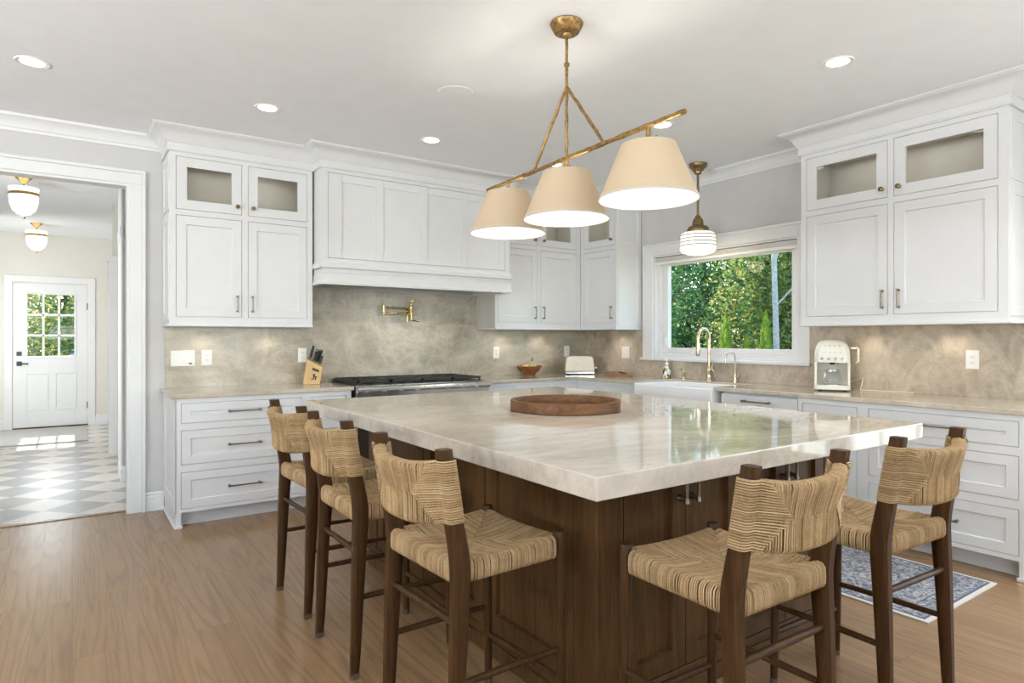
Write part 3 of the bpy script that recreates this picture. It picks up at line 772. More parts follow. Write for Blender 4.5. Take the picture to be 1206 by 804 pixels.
# farmhouse sink
sk = thing('farmhouse_sink', 'white ceramic farmhouse sink with apron front below the window', 'sink', (4.3, 3.58, .65))
b = MB(); x0, x1, y0, y1 = 4.08, 4.6, 3.168, 3.997
A = [(x0, y0), (x1, y0), (x1, y1), (x0, y1)]; I = [(x0 + .035, y0 + .03), (x1 - .03, y0 + .03), (x1 - .03, y1 - .03), (x0 + .035, y1 - .03)]
vs = [(x, y, .635) for x, y in A] + [(x, y, .898) for x, y in A] + [(x, y, .898) for x, y in I] + [(x, y, .70) for x, y in I]
fs = [(0, 1, 2, 3), (12, 13, 14, 15)] + [q for i in range(4) for q in ((i, (i + 1) % 4, 4 + (i + 1) % 4, 4 + i), (4 + i, 4 + (i + 1) % 4, 8 + (i + 1) % 4, 8 + i), (8 + i, 8 + (i + 1) % 4, 12 + (i + 1) % 4, 12 + i))]
b.add(vs, fs); b.build('basin', 'ceramic', sk, bevel=.010, seg=3)
MB().lathe([(0, 0), (.04, 0), (.042, .004), (0, .006)], 20, (4.34, 3.58, .701)).build('drain', 'gold', sk)

# ------------------------------------------------------------------ range
RX0, RX1 = 1.821, 3.041
r = thing('range', 'wide stainless steel gas range under the white hood', 'range', (2.43, 5.1, 0))
b = MB(); b.box(RX0, RX1, 4.80, YB - .025, .12, .885); b.build('oven_body', 'steel', r)
b = MB(); b.prism([(4.755, .735), (4.80, .735), (4.80, .913), (4.745, .913), (4.722, .907), (4.708, .893), (4.708, .880), (4.722, .866), (4.748, .862)], RX0, RX1, lambda y, z, x: (x, y, z)); b.build('control_panel', 'steel', r, smooth=30)
b = MB(); b.box(RX0, RX1, 4.80, YB - .025, .885, .915); b.box(RX0, RX1, YB - .06, YB - .025, .915, .945); b.build('cooktop', 'steel', r)
b = MB(); b.box(RX0 + .02, RX1 - .02, 4.815, YB - .07, .915, .920); b.build('burner_pan', 'iron', r)
for k in range(4):
    gx0 = RX0 + .035 + k * .2895; gx1 = gx0 + .28; b = MB()
    for y in (4.825, 5.085, 5.345): b.box(gx0, gx1, y, y + .018, .935, .955)
    for x in (gx0, gx0 + .131, gx1 - .018): b.box(x, x + .018, 4.825, 5.363, .935, .955)
    for x in (gx0 + .06, gx0 + .2): b.box(x, x + .014, 4.85, 5.34, .940, .957)
    for x in (gx0, gx1 - .018):
        for y in (4.825, 5.345): b.box(x, x + .018, y, y + .018, .920, .935)
    b.build('grate', 'iron', r, bevel=.003)
    for y in (4.955, 5.215):
        MB().lathe([(0, 0), (.05, 0), (.05, .008), (.035, .010), (.035, .016), (0, .018)], 20, (gx0 + .14, y, .9205)).build('burner', 'iron', r)
for k in range(8):
    x = RX0 + .1 + k * .146
    b = MB(); b.tube([(x, 4.757, .80), (x, 4.73, .80), (x, 4.705, .80)], [.026, .024, .02], 14); b.build('control_knob', 'steel', r, smooth=40)
for x0, x1 in ((RX0 + .01, 2.60), (2.62, RX1 - .01)):
    b = MB(); b.box(x0, x1, 4.765, 4.80, .22, .715); dd = b.build('oven_door', 'steel', r, bevel=.004)
    b = MB(); b.tube([(x0 + .05, 4.71, .67), (x1 - .05, 4.71, .67)], .013, 10)
    for x in (x0 + .08, x1 - .08): b.tube([(x, 4.765, .67), (x, 4.71, .67)], .009, 8)
    b.build('handle', 'steel', dd, smooth=40)
MB().box(RX0, RX1, 4.82, 4.84, .0, .12).build('kick_plate', 'steel', r)

# pot filler above the range
pf = thing('pot_filler', 'brass folding pot filler tap on the stone wall above the range', 'tap', (2.58, YB - .02, 1.5))
b = MB(); x, y = 2.585, YB - .075
b.tube([(x, YB - .02, 1.545), (x, YB - .032, 1.545)], .032, 20); b.tube([(x, YB - .03, 1.545), (x, y, 1.545)], .014, 12); b.build('wall_flange', 'brightbrass', pf, smooth=40)
b = MB(); b.tube([(x, y, 1.455), (x, y, 1.46), (x, y, 1.48), (x, y, 1.56), (x, y, 1.575), (x, y, 1.60)], [.010, .016, .014, .014, .018, .012], 12); b.build('valve_body', 'brightbrass', pf, smooth=40)
b = MB(); b.tube([(x - .02, y - .01, 1.615), (x + .03, y - .01, 1.63)], .006, 8); b.tube([(x, y, 1.6), (x, y, 1.635)], .009, 8); b.tube([(x + .012, y - .01, 1.62), (x + .012, y - .01, 1.655)], .006, 8); b.build('upper_lever', 'brightbrass', pf, smooth=40)
b = MB(); b.tube([(x, y, 1.57), (2.31, y - .01, 1.57)], .0095, 10); b.build('upper_arm', 'brightbrass', pf, smooth=40)
b = MB(); b.tube([(2.31, y - .01, 1.60), (2.31, y - .01, 1.595), (2.31, y - .01, 1.505), (2.31, y - .01, 1.50)], [.008, .013, .013, .008], 12); b.build('pivot', 'brightbrass', pf, smooth=40)
b = MB(); b.tube([(2.31, y - .035, 1.52), (2.50, y - .035, 1.52), (2.525, y - .035, 1.512), (2.53, y - .035, 1.48), (2.53, y - .035, 1.445)], .0095, 10); b.tube([(2.31, y - .04, 1.52), (2.31, y, 1.52)], .01, 8); b.build('lower_arm', 'brightbrass', pf, smooth=40)
b = MB(); b.tube([(x, y, 1.46), (x + .05, y - .03, 1.452)], .006, 8); b.tube([(x + .045, y - .03, 1.452), (x + .06, y - .034, 1.452)], .010, 8); b.build('lower_lever', 'brightbrass', pf, smooth=40)

# ------------------------------------------------------------------ island
IX0, IX1, IY0, IY1 = 1.163, 3.112, 1.277, 3.885
o = MB().box(IX0, IX1, IY0, IY1, .847, .914).build('island_countertop', 'stoneisland', org=(2.1, 2.6, .85), bevel=.004); tag(o, 'thick polished beige stone slab on top of the kitchen island', 'countertop')
BX0, BX1, BY0, BY1 = 1.40, 2.885, 1.535, 3.47
r = thing('island_cabinet', 'dark stained oak island base with panels and doors under the stone slab', 'island', (2.14, 2.5, 0))
b = MB(); b.box(BX0 + .031, BX1 - .031, BY0 + .031, BY1 - .031, .06, .8465); b.build('carcass', 'oak', r)
for (x, y) in ((BX0, BY0), (BX1 - .12, BY0), (BX0, BY1 - .12), (BX1 - .12, BY1 - .12)):
    b = MB(); b.box(x, x + .12, y, y + .12, 0, .8465); b.build('corner_post', 'oak', r, bevel=.005)
    b = MB(); b.box(x - .008, x + .128, y - .008, y + .128, 0, .075); b.build('plinth_block', 'oak', r, bevel=.006)
b = MB(); b.box(BX0 + .03, BX1 - .03, BY0 + .03, BY1 - .03, 0, .06); b.build('plinth', 'oak', r)
TL = lambda s, c, z: (BX0 - c, s, z); TRr = lambda s, c, z: (BX1 + c, s, z)
TFr = lambda s, c, z: (s, BY0 - c, z); TBk = lambda s, c, z: (s, BY1 + c, z)
b = MB()
for T, s0, s1 in ((TL, BY0 + .12, BY1 - .12), (TRr, BY0 + .12, BY1 - .12), (TFr, BX0 + .12, BX1 - .12), (TBk, BX0 + .12, BX1 - .12)):
    b.box(s0, s1, -.03, -.002, .06, .098, T); b.box(s0, s1, -.03, .006, .0, .06, T) 
b.build('bottom_rail', 'oak', r, bevel=.003)
n = 3; s0, s1 = BY0 + .12, BY1 - .12; wd_ = (s1 - s0) / n
for T in (TL, TRr):
    for k in range(n):
        b = MB(); a0, a1 = s0 + k * wd_ + .004, s0 + (k + 1) * wd_ - .004
        b.shaker(a0, a1, .10, .846, -.03, -.004, .075, .018, T, sl=.004); b.build('side_panel', 'oak', r)
s0, s1 = BX0 + .12, BX1 - .12
for T in (TBk,):
    for k in range(3):
        b = MB(); q = (s1 - s0) / 3; b.shaker(s0 + k * q + .004, s0 + (k + 1) * q - .004, .10, .846, -.03, -.004, .075, .018, T, sl=.004); b.build('side_panel', 'oak', r)
for k, (a0, a1) in enumerate(((1.525, 1.834), (1.838, 2.150), (2.176, 2.464), (2.468, 2.762))):
    b = MB(); b.shaker(a0, a1, .104, .842, -.022, -.003, .066, .018, TFr, sl=.004); dd = b.build('door', 'oak', r)
    xh = a1 - .03 if k % 2 == 0 else a0 + .03
    b = MB()
    b.tube([(xh, .03, .83), (xh, .03, .715)], [.006, .006], 8, TFr); b.tube([(xh, .03, .718), (xh, .03, .700)], [.006, .010], 8, TFr); b.tube([(xh, -.003, .715), (xh, .03, .715)], [.013, .006], 10, TFr); b.tube([(xh, -.003, .825), (xh, .03, .825)], [.013, .006], 10, TFr)
    b.build('handle', 'pull', dd, smooth=50)
b = MB(); b.box(2.152, 2.174, -.022, -.003, .104, .842, TFr); b.build('stile', 'oak', r)

# round wooden tray on the island
tr = thing('round_tray', 'round dark wooden tray with a raised rim on the island top', 'tray', (2.145, 2.60, .9145))
MB().lathe([(0, 0), (.285, 0), (.285, .010), (0, .010)], 64, (2.145, 2.60, .9145)).build('tray_base', 'traywood', tr)
MB().lathe([(.268, .0101), (.286, .0), (.290, .004), (.290, .050), (.287, .054), (.270, .054), (.267, .050), (.268, .0101)], 72, (2.145, 2.60, .9145)).build('rim', 'traywood', tr, smooth=40)

# ------------------------------------------------------------------ stools (local: front is +y)


def make_stool():
    r = thing('counter_stool', 'x', 'stool', (0, 0, 0), 'woven rope counter stools')
    zt, zf = .979, .664
    ypost = lambda z: -.178 + (z - .63) / (.979 - .63) * (-.235 + .178)
    for s in (-1, 1):
        b = MB()
        pts = [(s * .205, -.206, 0), (s * .2045, -.200, .10), (s * .203, -.189, .40), (s * .201, -.180, .58), (s * .2, -.178, .63), (s * .2, -.184, .68), (s * .2, ypost(.78), .78), (s * .2, ypost(.9), .9), (s * .2, -.235, zt)]
        b.rtube(pts, [.0125, .0145, .018, .0195, .0195, .019, .0185, .018, .018], [.0155, .018, .024, .028, .029, .028, .025, .023, .022]); lg = b.build('leg', 'walnut', r, smooth=45)
        b = MB(); b.rtube([(s * .2052, -.2065, 0), (s * .2048, -.203, .022)], [.0132, .0136], [.0162, .0168]); b.build('foot_glide', 'glide', lg)
        b = MB(); b.tube([(s * .204, .208, 0), (s * .2035, .2065, .1), (s * .201, .202, .45), (s * .2, .2, .640), (s * .2, .2, .668), (s * .2, .2, .672)], [.0125, .0145, .017, .019, .0195, .0175], 14); lg = b.build('leg', 'walnut', r, smooth=45)
        b = MB(); b.tube([(s * .204, .208, 0), (s * .204, .2077, .022)], [.0132, .0136], 12); b.build('foot_glide', 'glide', lg)
        b = MB(); b.tube([(s * .203, -.178, .302), (s * .2025, 0, .300), (s * .2025, .20, .292)], [.010, .0115, .010], 10); b.build('stretcher', 'walnut', r, smooth=45)
    b = MB(); b.tube([(-.195, -.188, .472), (0, -.188, .472), (.195, -.188, .472)], [.010, .012, .010], 10); b.build('stretcher', 'walnut', r, smooth=45)
    b = MB(); b.tube([(-.195, .205, .192), (0, .205, .192), (.195, .205, .192)], [.010, .0125, .010], 10); b.build('stretcher', 'walnut', r, smooth=45)
    # ---- seat: rails wound with cord, envelope weave
    rnd = random.Random(3)
    sag = lambda x, y: .020 * (1 - (max(abs(x), abs(y)) / .2) ** 2)
    edge = lambda q: .648 + .010 * (q / .2) ** 2
    b = MB(); N = 14; Wd = .2055
    vs = []; fs = []
    for j in range(N + 1):
        for i in range(N + 1):
            x = -Wd + 2 * Wd * i / N; y = -Wd + .012 + (2 * Wd - .012) * j / N
            m_ = min(abs(x), abs(y)); z = edge(m_) - sag(min(.2, max(-.2, x)), min(.2, max(-.2, y))) - .0052
            vs.append((x, y, z))
    k0 = (N + 1) ** 2
    for j in range(N + 1):
        for i in range(N + 1):
            x = -Wd + 2 * Wd * i / N; y = -Wd + .012 + (2 * Wd - .012) * j / N; vs.append((x * .985, y * .985, .595))
    for j in range(N):
        for i in range(N):
            a = j * (N + 1) + i; fs += [(a, a + 1, a + N + 2, a + N + 1), (k0 + a, k0 + a + N + 1, k0 + a + N + 2, k0 + a + 1)]
    for i in range(N):
        a = i; c_ = N * (N + 1) + i; fs += [(a, k0 + a, k0 + a + 1, a + 1), (c_, c_ + 1, k0 + c_ + 1, k0 + c_)]
        a = i * (N + 1); c_ = a + N; fs += [(a, a + N + 1, k0 + a + N + 1, k0 + a), (c_, k0 + c_, k0 + c_ + N + 1, c_ + N + 1)]
    b.add(vs, fs); ncore = len(fs)
    R = .0031; p = .0070

    def wrap(q, reach, T):
        """one cord over a rail at position q along it; T maps (inward distance from the rail, q, z)"""
        e = edge(abs(q)); j = rnd.uniform(-.0022, .0022)
        pts = [(.045, q + j, .590), (.012, q, .587), (-.0075, q, .592), (-.0125, q, .602), (-.0135, q, .622), (-.0115, q, e - .010), (-.004, q, e - .001), (.010, q, e + .0005)]
        L = max(reach, .016)
        for k in range(1, 6):
            d_ = .010 + (L - .010) * k / 5
            pts.append((d_, q + j * k / 5, e - .020 * (1 - ((.2 - d_) / .2) ** 2) * 1.0 + .0005 + rnd.uniform(-.0006, .0006)))
        return [T(*pt) for pt in pts]
    q = -.150
    while q < .181:
        for s in (-1, 1):
            b.tube(wrap(q, .2 - abs(q), lambda d_, qq, z, s=s: (s * (.2 - d_), qq, z)), R, 5, caps=False)
        q += p * (1.35 if rnd.random() < .2 else 1)
    q = -.181
    while q < .182:
        b.tube(wrap(q, .2 - abs(q), lambda d_, qq, z: (qq, .2 - d_, z)), R, 5, caps=False)
        b.tube(wrap(q, .2 - abs(q), lambda d_, qq, z: (qq, -.19 + d_, z)), R, 5, caps=False)
        q += p * (1.35 if rnd.random() < .2 else 1)
    b.build('seat', 'rope', r, smooth=60, core=('ropeshade', ncore))
    # ---- backrest
    b = MB(); z0, z1 = .768, .950; zm = (z0 + z1) / 2; H = (z1 - z0) / 2; W = .2
    bul = lambda s: .058 * (1 - abs(s / W) ** 2.6); dip = lambda s: -.017 * (1 - abs(s / W) ** 2.6)
    thick = lambda z: .011 + .012 * (abs(z - zm) / H) ** 1.4

    def sp(s, z, side, extra=0.0):
        return (s, ypost(z) - bul(max(-W, min(W, s))) + side * (thick(min(z1, max(z0, z))) + extra), z + (dip(max(-W, min(W, s))) if True else 0))
    vs = []; fs = []; NS, NZ = 20, 10
    for side in (-1, 1):
        for j in range(NZ + 1):
            for i in range(NS + 1): vs.append(sp(-W + 2 * W * i / NS, z0 + .004 + (z1 - z0 - .008) * j / NZ, side, -.0055))
    k0 = (NS + 1) * (NZ + 1)
    for j in range(NZ):
        for i in range(NS):
            a = j * (NS + 1) + i; fs += [(a, a + 1, a + NS + 2, a + NS + 1), (k0 + a, k0 + a + NS + 1, k0 + a + NS + 2, k0 + a + 1)]
    for i in range(NS):
        a = i; c_ = NZ * (NS + 1) + i; fs += [(a, k0 + a, k0 + a + 1, a + 1), (c_, c_ + 1, k0 + c_ + 1, k0 + c_)]
    for j in range(NZ):
        a = j * (NS + 1); c_ = a + NS; fs += [(a, a + NS + 1, k0 + a + NS + 1, k0 + a), (c_, k0 + c_, k0 + c_ + NS + 1, c_ + NS + 1)]
    b.add(vs, fs); ncore = len(fs)
    s = -.176
    while s < .177:
        h = max(.012, min(H, (.192 - abs(s)) * 1.15)); lean = rnd.uniform(-.002, .002) + s * .10
        for sg in (-1, 1):
            zr = z1 if sg > 0 else z0; pts = []
            K = 4; sl = lean if sg > 0 else 0
            for k in range(K + 1):
                zz = zr - sg * h + sg * (h - .012) * k / K
                pts.append(sp(s + sl * (1 - k / K) * -1, zz, -1))
            pts.append(sp(s, zr - sg * .004, -1, -.005)); pts.append(sp(s, zr, 0)); pts.append(sp(s, zr - sg * .004, 1, -.005))
            for k in range(K, -1, -1): pts.append(sp(s - sl * (1 - k / K), zr - sg * h + sg * (h - .012) * k / K, 1))
            b.tube(pts, R, 5, caps=False)
        s += p * (1.4 if rnd.random() < .22 else 1)
    z = z0 + .003
    while z < z1 - .001:
        rc = max(.030, (H - abs(z - zm)) * .95 + .018)
        for sg in (-1, 1):
            y0 = ypost(z); pts = []
            dz = dip(W - rc)
            pts.append((sg * (W - rc), y0 - bul(W - rc) - thick(z) - .003, z + dz))
            pts.append((sg * (W - rc * .5), y0 - bul(W - rc * .5) - thick(z) - .005, z + dz * .4))
            pts += [(sg * (W - .008), y0 - .027, z), (sg * (W + .012), y0 - .0265, z), (sg * (W + .0215), y0 - .019, z), (sg * (W + .0225), y0, z), (sg * (W + .0215), y0 + .020, z), (sg * (W + .012), y0 + .027, z), (sg * (W - .008), y0 + .0275, z)]
            pts.append((sg * (W - rc * .5), y0 - bul(W - rc * .5) + thick(z) + .005, z + dz * .4)); pts.append((sg * (W - rc), y0 - bul(W - rc) + thick(z) + .003, z + dz))
            b.tube(pts, R, 5, caps=False)
        z += p
    b.build('backrest', 'rope', r, smooth=60, core=('ropeshade', ncore))
    return r


st = make_stool()
poses = [(1.088, 3.156, -1.527, "woven rope counter stool on the island's left side, farthest of three, nearest the range"),
         (1.083, 2.525, -1.566, "woven rope counter stool in the middle of three on the island's left side"),
         (1.079, 1.782, -1.52, 'woven rope counter stool on the left side of the island nearest its front corner'),
         (1.566, 1.170, -.017, "woven rope counter stool at the island's near side, left of that pair"),
         (2.353, 1.175, -.043, "woven rope counter stool at the island's near side, beside the blue rug")]
for i, (x, y, a, lb) in enumerate(poses):
    s_ = st if i == 0 else dup(st)
    s_.location = (x, y, 0); s_.rotation_euler = (0, 0, a); s_['label'] = lb

# ------------------------------------------------------------------ rug
r = thing('runner_rug', 'blue and grey patterned runner rug on the floor between island and right cabinets', 'rug', (3.6, 2.9, 0))
rx0, rx1, ry0, ry1 = 3.175, 3.985, 1.283, 3.95
MB().box(rx0 + .022, rx1 - .022, ry0 + .022, ry1 - .022, .001, .008).build('pile_field', 'rug', r)
b = MB(); b.box(rx0, rx0 + .022, ry0, ry1, .001, .0075); b.box(rx1 - .022, rx1, ry0, ry1, .001, .0075); b.box(rx0 + .022, rx1 - .022, ry0, ry0 + .022, .001, .0075); b.box(rx0 + .022, rx1 - .022, ry1 - .022, ry1, .001, .0075); b.build('edging', 'rugedge', r)
b = MB()
for e, w_ in ((.022, .012), (.12, .007)):
    b.box(rx0 + e, rx0 + e + w_, ry0 + e, ry1 - e, .008, .0086); b.box(rx1 - e - w_, rx1 - e, ry0 + e, ry1 - e, .008, .0086); b.box(rx0 + e + w_, rx1 - e - w_, ry0 + e, ry0 + e + w_, .008, .0086); b.box(rx0 + e + w_, rx1 - e - w_, ry1 - e - w_, ry1 - e, .008, .0086)
b.build('border_band', 'rugband', r)

# ------------------------------------------------------------------ chandelier
cx, cy = 1.945, 2.346
ch = thing('chandelier', 'three-shade linear chandelier with gilded branch bar hanging over the island', 'chandelier', (cx, cy, ZC))
MB().lathe([(0, 0), (.076, 0), (.080, -.006), (.074, -.020), (.060, -.046), (.055, -.050), (0, -.050)][::-1], 40, (cx, cy, ZC - .0005)).build('canopy', 'gilt', ch, smooth=40)


def branch(pts, r0, name, n=9):
    P = [Vector(p) for p in pts]; out = []; rad = []; rr = random.Random(len(name) + int(P[0].y * 100))
    for i in range(len(P) - 1):
        L = (P[i + 1] - P[i]).length; k = max(2, int(L / .03))
        for q in range(k + (1 if i == len(P) - 2 else 0)):
            p_ = P[i].lerp(P[i + 1], q / k); out.append(p_ + Vector((rr.uniform(-1, 1), rr.uniform(-1, 1), rr.uniform(-.5, .5))) * .0012); rad.append(r0 * (1 + rr.uniform(-.14, .16)))
    b = MB(); b.tube([tuple(p_) for p_ in out], rad, n); return b.build(name, 'gilt', ch, smooth=60)


branch([(cx, cy, ZC - .05), (cx, cy, 2.10)], .0075, 'stem')
MB().lathe([(.008, -.012), (.014, -.006), (.014, .006), (.008, .012)], 12, (cx, cy, 2.60)).build('collar', 'gilt', ch, smooth=50)
MB().lathe([(.008, -.02), (.022, -.010), (.024, .0), (.012, .012), (.008, .014)], 14, (cx, cy, ZC - .056)).build('canopy_boss', 'gilt', ch, smooth=50)
branch([(cx, 3.05, 2.135), (cx, 2.346, 2.153), (cx, 1.63, 2.168)], .0108, 'bar')
branch([(cx, cy, 2.497), (cx, 2.612, 2.147)], .0075, 'brace'); branch([(cx, cy, 2.497), (cx, 2.085, 2.157)], .0075, 'brace')
for y, zt_ in ((2.845, 2.138), (2.350, 2.15), (1.822, 2.162)):
    zb, zt2 = 1.860, 2.084
    b = MB(); prof = [(.2035, zb), (.113, zt2), (.1115, zt2), (.202, zb), (.2035, zb)]
    b.lathe(prof, 56, (cx, y, 0)); sh = b.build('lamp_shade', 'shade', ch, smooth=40)
    b = MB(); b.lathe([(.2012, zb + .001), (.1107, zt2 - .001), (.110, zt2 - .001), (.2002, zb + .001), (.2012, zb + .001)], 56, (cx, y, 0)); b.build('lining', 'lining', sh, smooth=40)
    b = MB(); b.lathe([(.2037, zb - .001), (.2045, zb + .003), (.2037, zb + .007), (.2012, zb + .006), (.2012, zb - .001), (.2037, zb - .001)], 56, (cx, y, 0)); b.build('trim_band', 'linen', sh, smooth=40)
    b = MB(); b.tube([(cx, y, zt_ - .005), (cx, y, 2.03)], .010, 10); b.tube([(cx, y, 2.03), (cx, y, 1.985)], .017, 12)
    for a in (0, 2.094, 4.189): b.tube([(cx, y, 2.085), (cx + .112 * cos(a), y + .112 * sin(a), 2.089)], .0025, 5)
    b.build('socket', 'gilt', ch, smooth=50)
    b = MB(); b.sphere((cx, y, 1.935), .030, sz=1.3); b.build('bulb', 'bulb', ch, smooth=60)
    light('chandelier_bulb_light', 'POINT', (cx, y, 1.925), 13, (1, .92, .80), shadow_soft_size=.045)

# small pendant over the sink
px, py = 4.447, 3.591
pn = thing('pendant_light', 'small brass pendant with striped white glass shade in front of the sink window', 'pendant light', (px, py, ZC))
MB().lathe([(.018, -.092), (.030, -.085), (.034, -.066), (.048, -.058), (.052, -.045), (.072, -.030), (.078, -.012), (.078, 0), (0, 0)], 32, (px, py, ZC - .0005)).build('canopy', 'brass', pn, smooth=40)
b = MB(); b.tube([(px, py, ZC - .09), (px, py, 2.345)], .0105, 12); b.build('stem', 'brass', pn, smooth=50)
MB().lathe([(.016, 2.355), (.024, 2.345), (.026, 2.33), (.040, 2.322), (.046, 2.29), (.050, 2.268), (.078, 2.258), (.090, 2.240), (.094, 2.222), (.090, 2.212), (.07, 2.208)], 36, (px, py, 0)).build('fitter', 'brass', pn, smooth=40)
gp = [(.085, 2.212), (.120, 2.206), (.140, 2.195), (.148, 2.18), (.150, 2.12), (.152, 2.075), (.150, 2.055), (.135, 2.035), (.09, 2.02), (.03, 2.014), (0, 2.013)]
gs = MB().lathe(gp, 44, (px, py, 0)).build('glass_shade', 'opal', pn, smooth=40)
b = MB()
for z in (2.178, 2.149, 2.12, 2.09):
    rr = .1495 + (.1525 - .1495) * (2.18 - z) / .1
    b.lathe([(rr + .0005, z - .003), (rr + .003, z - .002), (rr + .003, z + .002), (rr + .0005, z + .003), (rr - .002, z), (rr + .0005, z - .003)], 44, (px, py, 0))
b.build('painted_stripe', 'stripe', gs, smooth=40)
light('pendant_bulb_light', 'POINT', (px, py, 1.985), 3.5, (1, .88, .7), shadow_soft_size=.08)

# recessed lights, speaker
places = ['recessed ceiling light farthest left, above the hall doorway', 'recessed ceiling light in front of the wall cabinet left of the hood', 'recessed ceiling light in front of the range hood',
          'recessed ceiling light at right, in front of the large right wall cabinet', 'recessed ceiling light half hidden behind the high end of the chandelier bar',
          'recessed ceiling light hidden just behind the chandelier bar above its middle shade']
for (x, y), lb in zip(((-.181, 4.34), (1.049, 4.325), (2.245, 4.317), (3.437, 1.832), (3.43, 3.08), (3.44, 4.31)), places):
    r = thing('recessed_light', lb, 'ceiling light', (x, y, ZC), 'recessed ceiling lights')
    MB().lathe([(.058, -.002), (.078, -.006), (.082, 0), (.058, 0), (.058, -.002)], 32, (x, y, ZC)).build('trim_ring', 'plate', r, smooth=40)
    MB().lathe([(0, -.0015), (.058, -.0015), (.058, 0), (0, 0)], 32, (x, y, ZC)).build('lens', 'led', r)
for (x, y) in ((-.181, 4.34), (1.049, 4.325), (2.245, 4.317), (3.437, 1.832), (3.43, 3.08), (3.44, 4.31), (.3, 1.6), (1.6, .2), (-1.2, 2.2), (2.75, .25), (3.75, .55)):  # last two spots are added to brighten the right-hand floor, without fixtures
    light('recessed_or_fill_beam', 'SPOT', (x, y, ZC - .012), 62 if x > 2 and y < .6 else 16 if x > 3 else 8, (1, .985, .96), aim=(0, 0, -1), spot_size=radians(125), spot_blend=.9, shadow_soft_size=.06)
o = MB().lathe([(0, -.003), (.105, -.004), (.112, -.002), (.112, 0), (0, 0)], 40, (1.936, 3.40, ZC)).build('ceiling_speaker', 'ceil', org=(1.936, 3.40, ZC)); tag(o, 'round white flush speaker in the ceiling behind the chandelier', 'speaker')

# hall ceiling lights
for i, ((x, y), lb) in enumerate((((-.376, 7.49), 'brass and clear glass hall ceiling light nearer the kitchen'), ((-.388, 10.38), 'brass and clear glass hall ceiling light nearer the entry door'))):
    r = thing('hall_light', lb, 'ceiling light', (x, y, ZC), 'hall ceiling lights')
    MB().lathe([(.012, -.062), (.022, -.052), (.04, -.03), (.068, -.008), (.075, 0), (0, 0)], 28, (x, y, ZC)).build('canopy', 'brightbrass', r, smooth=40)
    b = MB(); b.tube([(x, y, ZC - .06), (x, y, 2.62)], .007, 8); b.build('stem', 'brightbrass', r)
    b = MB(); b.lathe([(.112, 2.655), (.118, 2.655), (.120, 2.640), (.118, 2.628), (.112, 2.628), (.112, 2.655)], 36, (x, y, 0))
    for a in (.5, 2.6, 4.7): b.tube([(x, y, 2.72), (x + .115 * cos(a), y + .115 * sin(a), 2.65)], .003, 5)
    b.build('ring', 'brightbrass', r, smooth=40)
    b = MB(); gl = [(.118, 2.70), (.114, 2.66), (.112, 2.62), (.108, 2.56), (.09, 2.50), (.055, 2.46), (.02, 2.447), (0, 2.445)]
    b.lathe(gl, 36, (x, y, 0)); b.build('glass_bowl', 'bowl', r, smooth=60)
    b = MB(); b.lathe([(0, 2.44), (.014, 2.43), (.012, 2.415), (0, 2.41)], 12, (x, y, 0)); b.build('finial', 'brightbrass', r, smooth=60)
    b = MB()
    for a in (0, 2.1, 4.2): b.sphere((x + .035 * cos(a), y + .035 * sin(a), 2.585), .022, 10, 8, sz=1.7)
    b.build('bulb', 'bulb', r, smooth=60)
    light('hall_light_bulb', 'POINT', (x, y, 2.56), 8, (1, .95, .88), shadow_soft_size=.06)

# ------------------------------------------------------------------ switch plates and outlets


def outlet(T, s, z, label, w_=.074, h_=.120, c=.0205, kind='outlet', name='wall_outlet'):
    r = thing(name, label, 'outlet' if kind == 'outlet' else 'switch', T(s, c, z))
    b = MB(); b.box(s - w_ / 2, s + w_ / 2, c, c + .006, z - h_ / 2, z + h_ / 2, T); b.build('cover_plate', 'plate', r, bevel=.002)
    if kind == 'outlet':
        b = MB(); b.box(s - .017, s + .017, c + .006, c + .008, z - .034, z + .034, T); f = b.build('receptacle', 'plate', r)
        b = MB()
        for dz in (-.019, .019):
            for dx in (-.007, .007): b.box(s + dx - .0012, s + dx + .0012, c + .008, c + .0085, z + dz - .002, z + dz + .007, T)
            b.box(s - .002, s + .002, c + .008, c + .0085, z + dz - .009, z + dz - .005, T)
        b.build('slot', 'black', f)
    else:
        n_ = max(1, round(w_ / .052) - 1) if w_ > .1 else 1
        for k in range(n_):
            x = s + (k - (n_ - 1) / 2) * .047
            b = MB(); b.box(x - .0165, x + .0165, c + .006, c + .0085, z - .033, z + .033, T); rk = b.build('rocker', 'plate', r, bevel=.001)
    return r


r = outlet(TB, .695, 1.139, 'white three-gang switch plate on the backsplash near the doorway', .166, .120, kind='switch', name='switch_plate')
MB().box(.735, .757, YB - .0295, YB - .0288, 1.093, 1.103).build('dimmer_slider', 'black', r)
outlet(TB, .862, 1.141, 'white wall outlet right beside the three-gang switch plate')
outlet(TB, 1.60, 1.150, 'white wall outlet half hidden behind the knife block')
outlet(TB, 3.565, 1.148, 'white wall outlet between the range and the fruit bowl')
outlet(TB, 4.50, 1.150, 'white wall outlet right above the toaster')
outlet(TR, 4.76, 1.147, 'white switch plate on the window wall above the wooden boards', .112, kind='switch', name='switch_plate')
outlet(TR, 1.658, 1.154, 'white wall outlet on the window wall right of the coffee maker')

# ------------------------------------------------------------------ things on the counters
CT = .9142
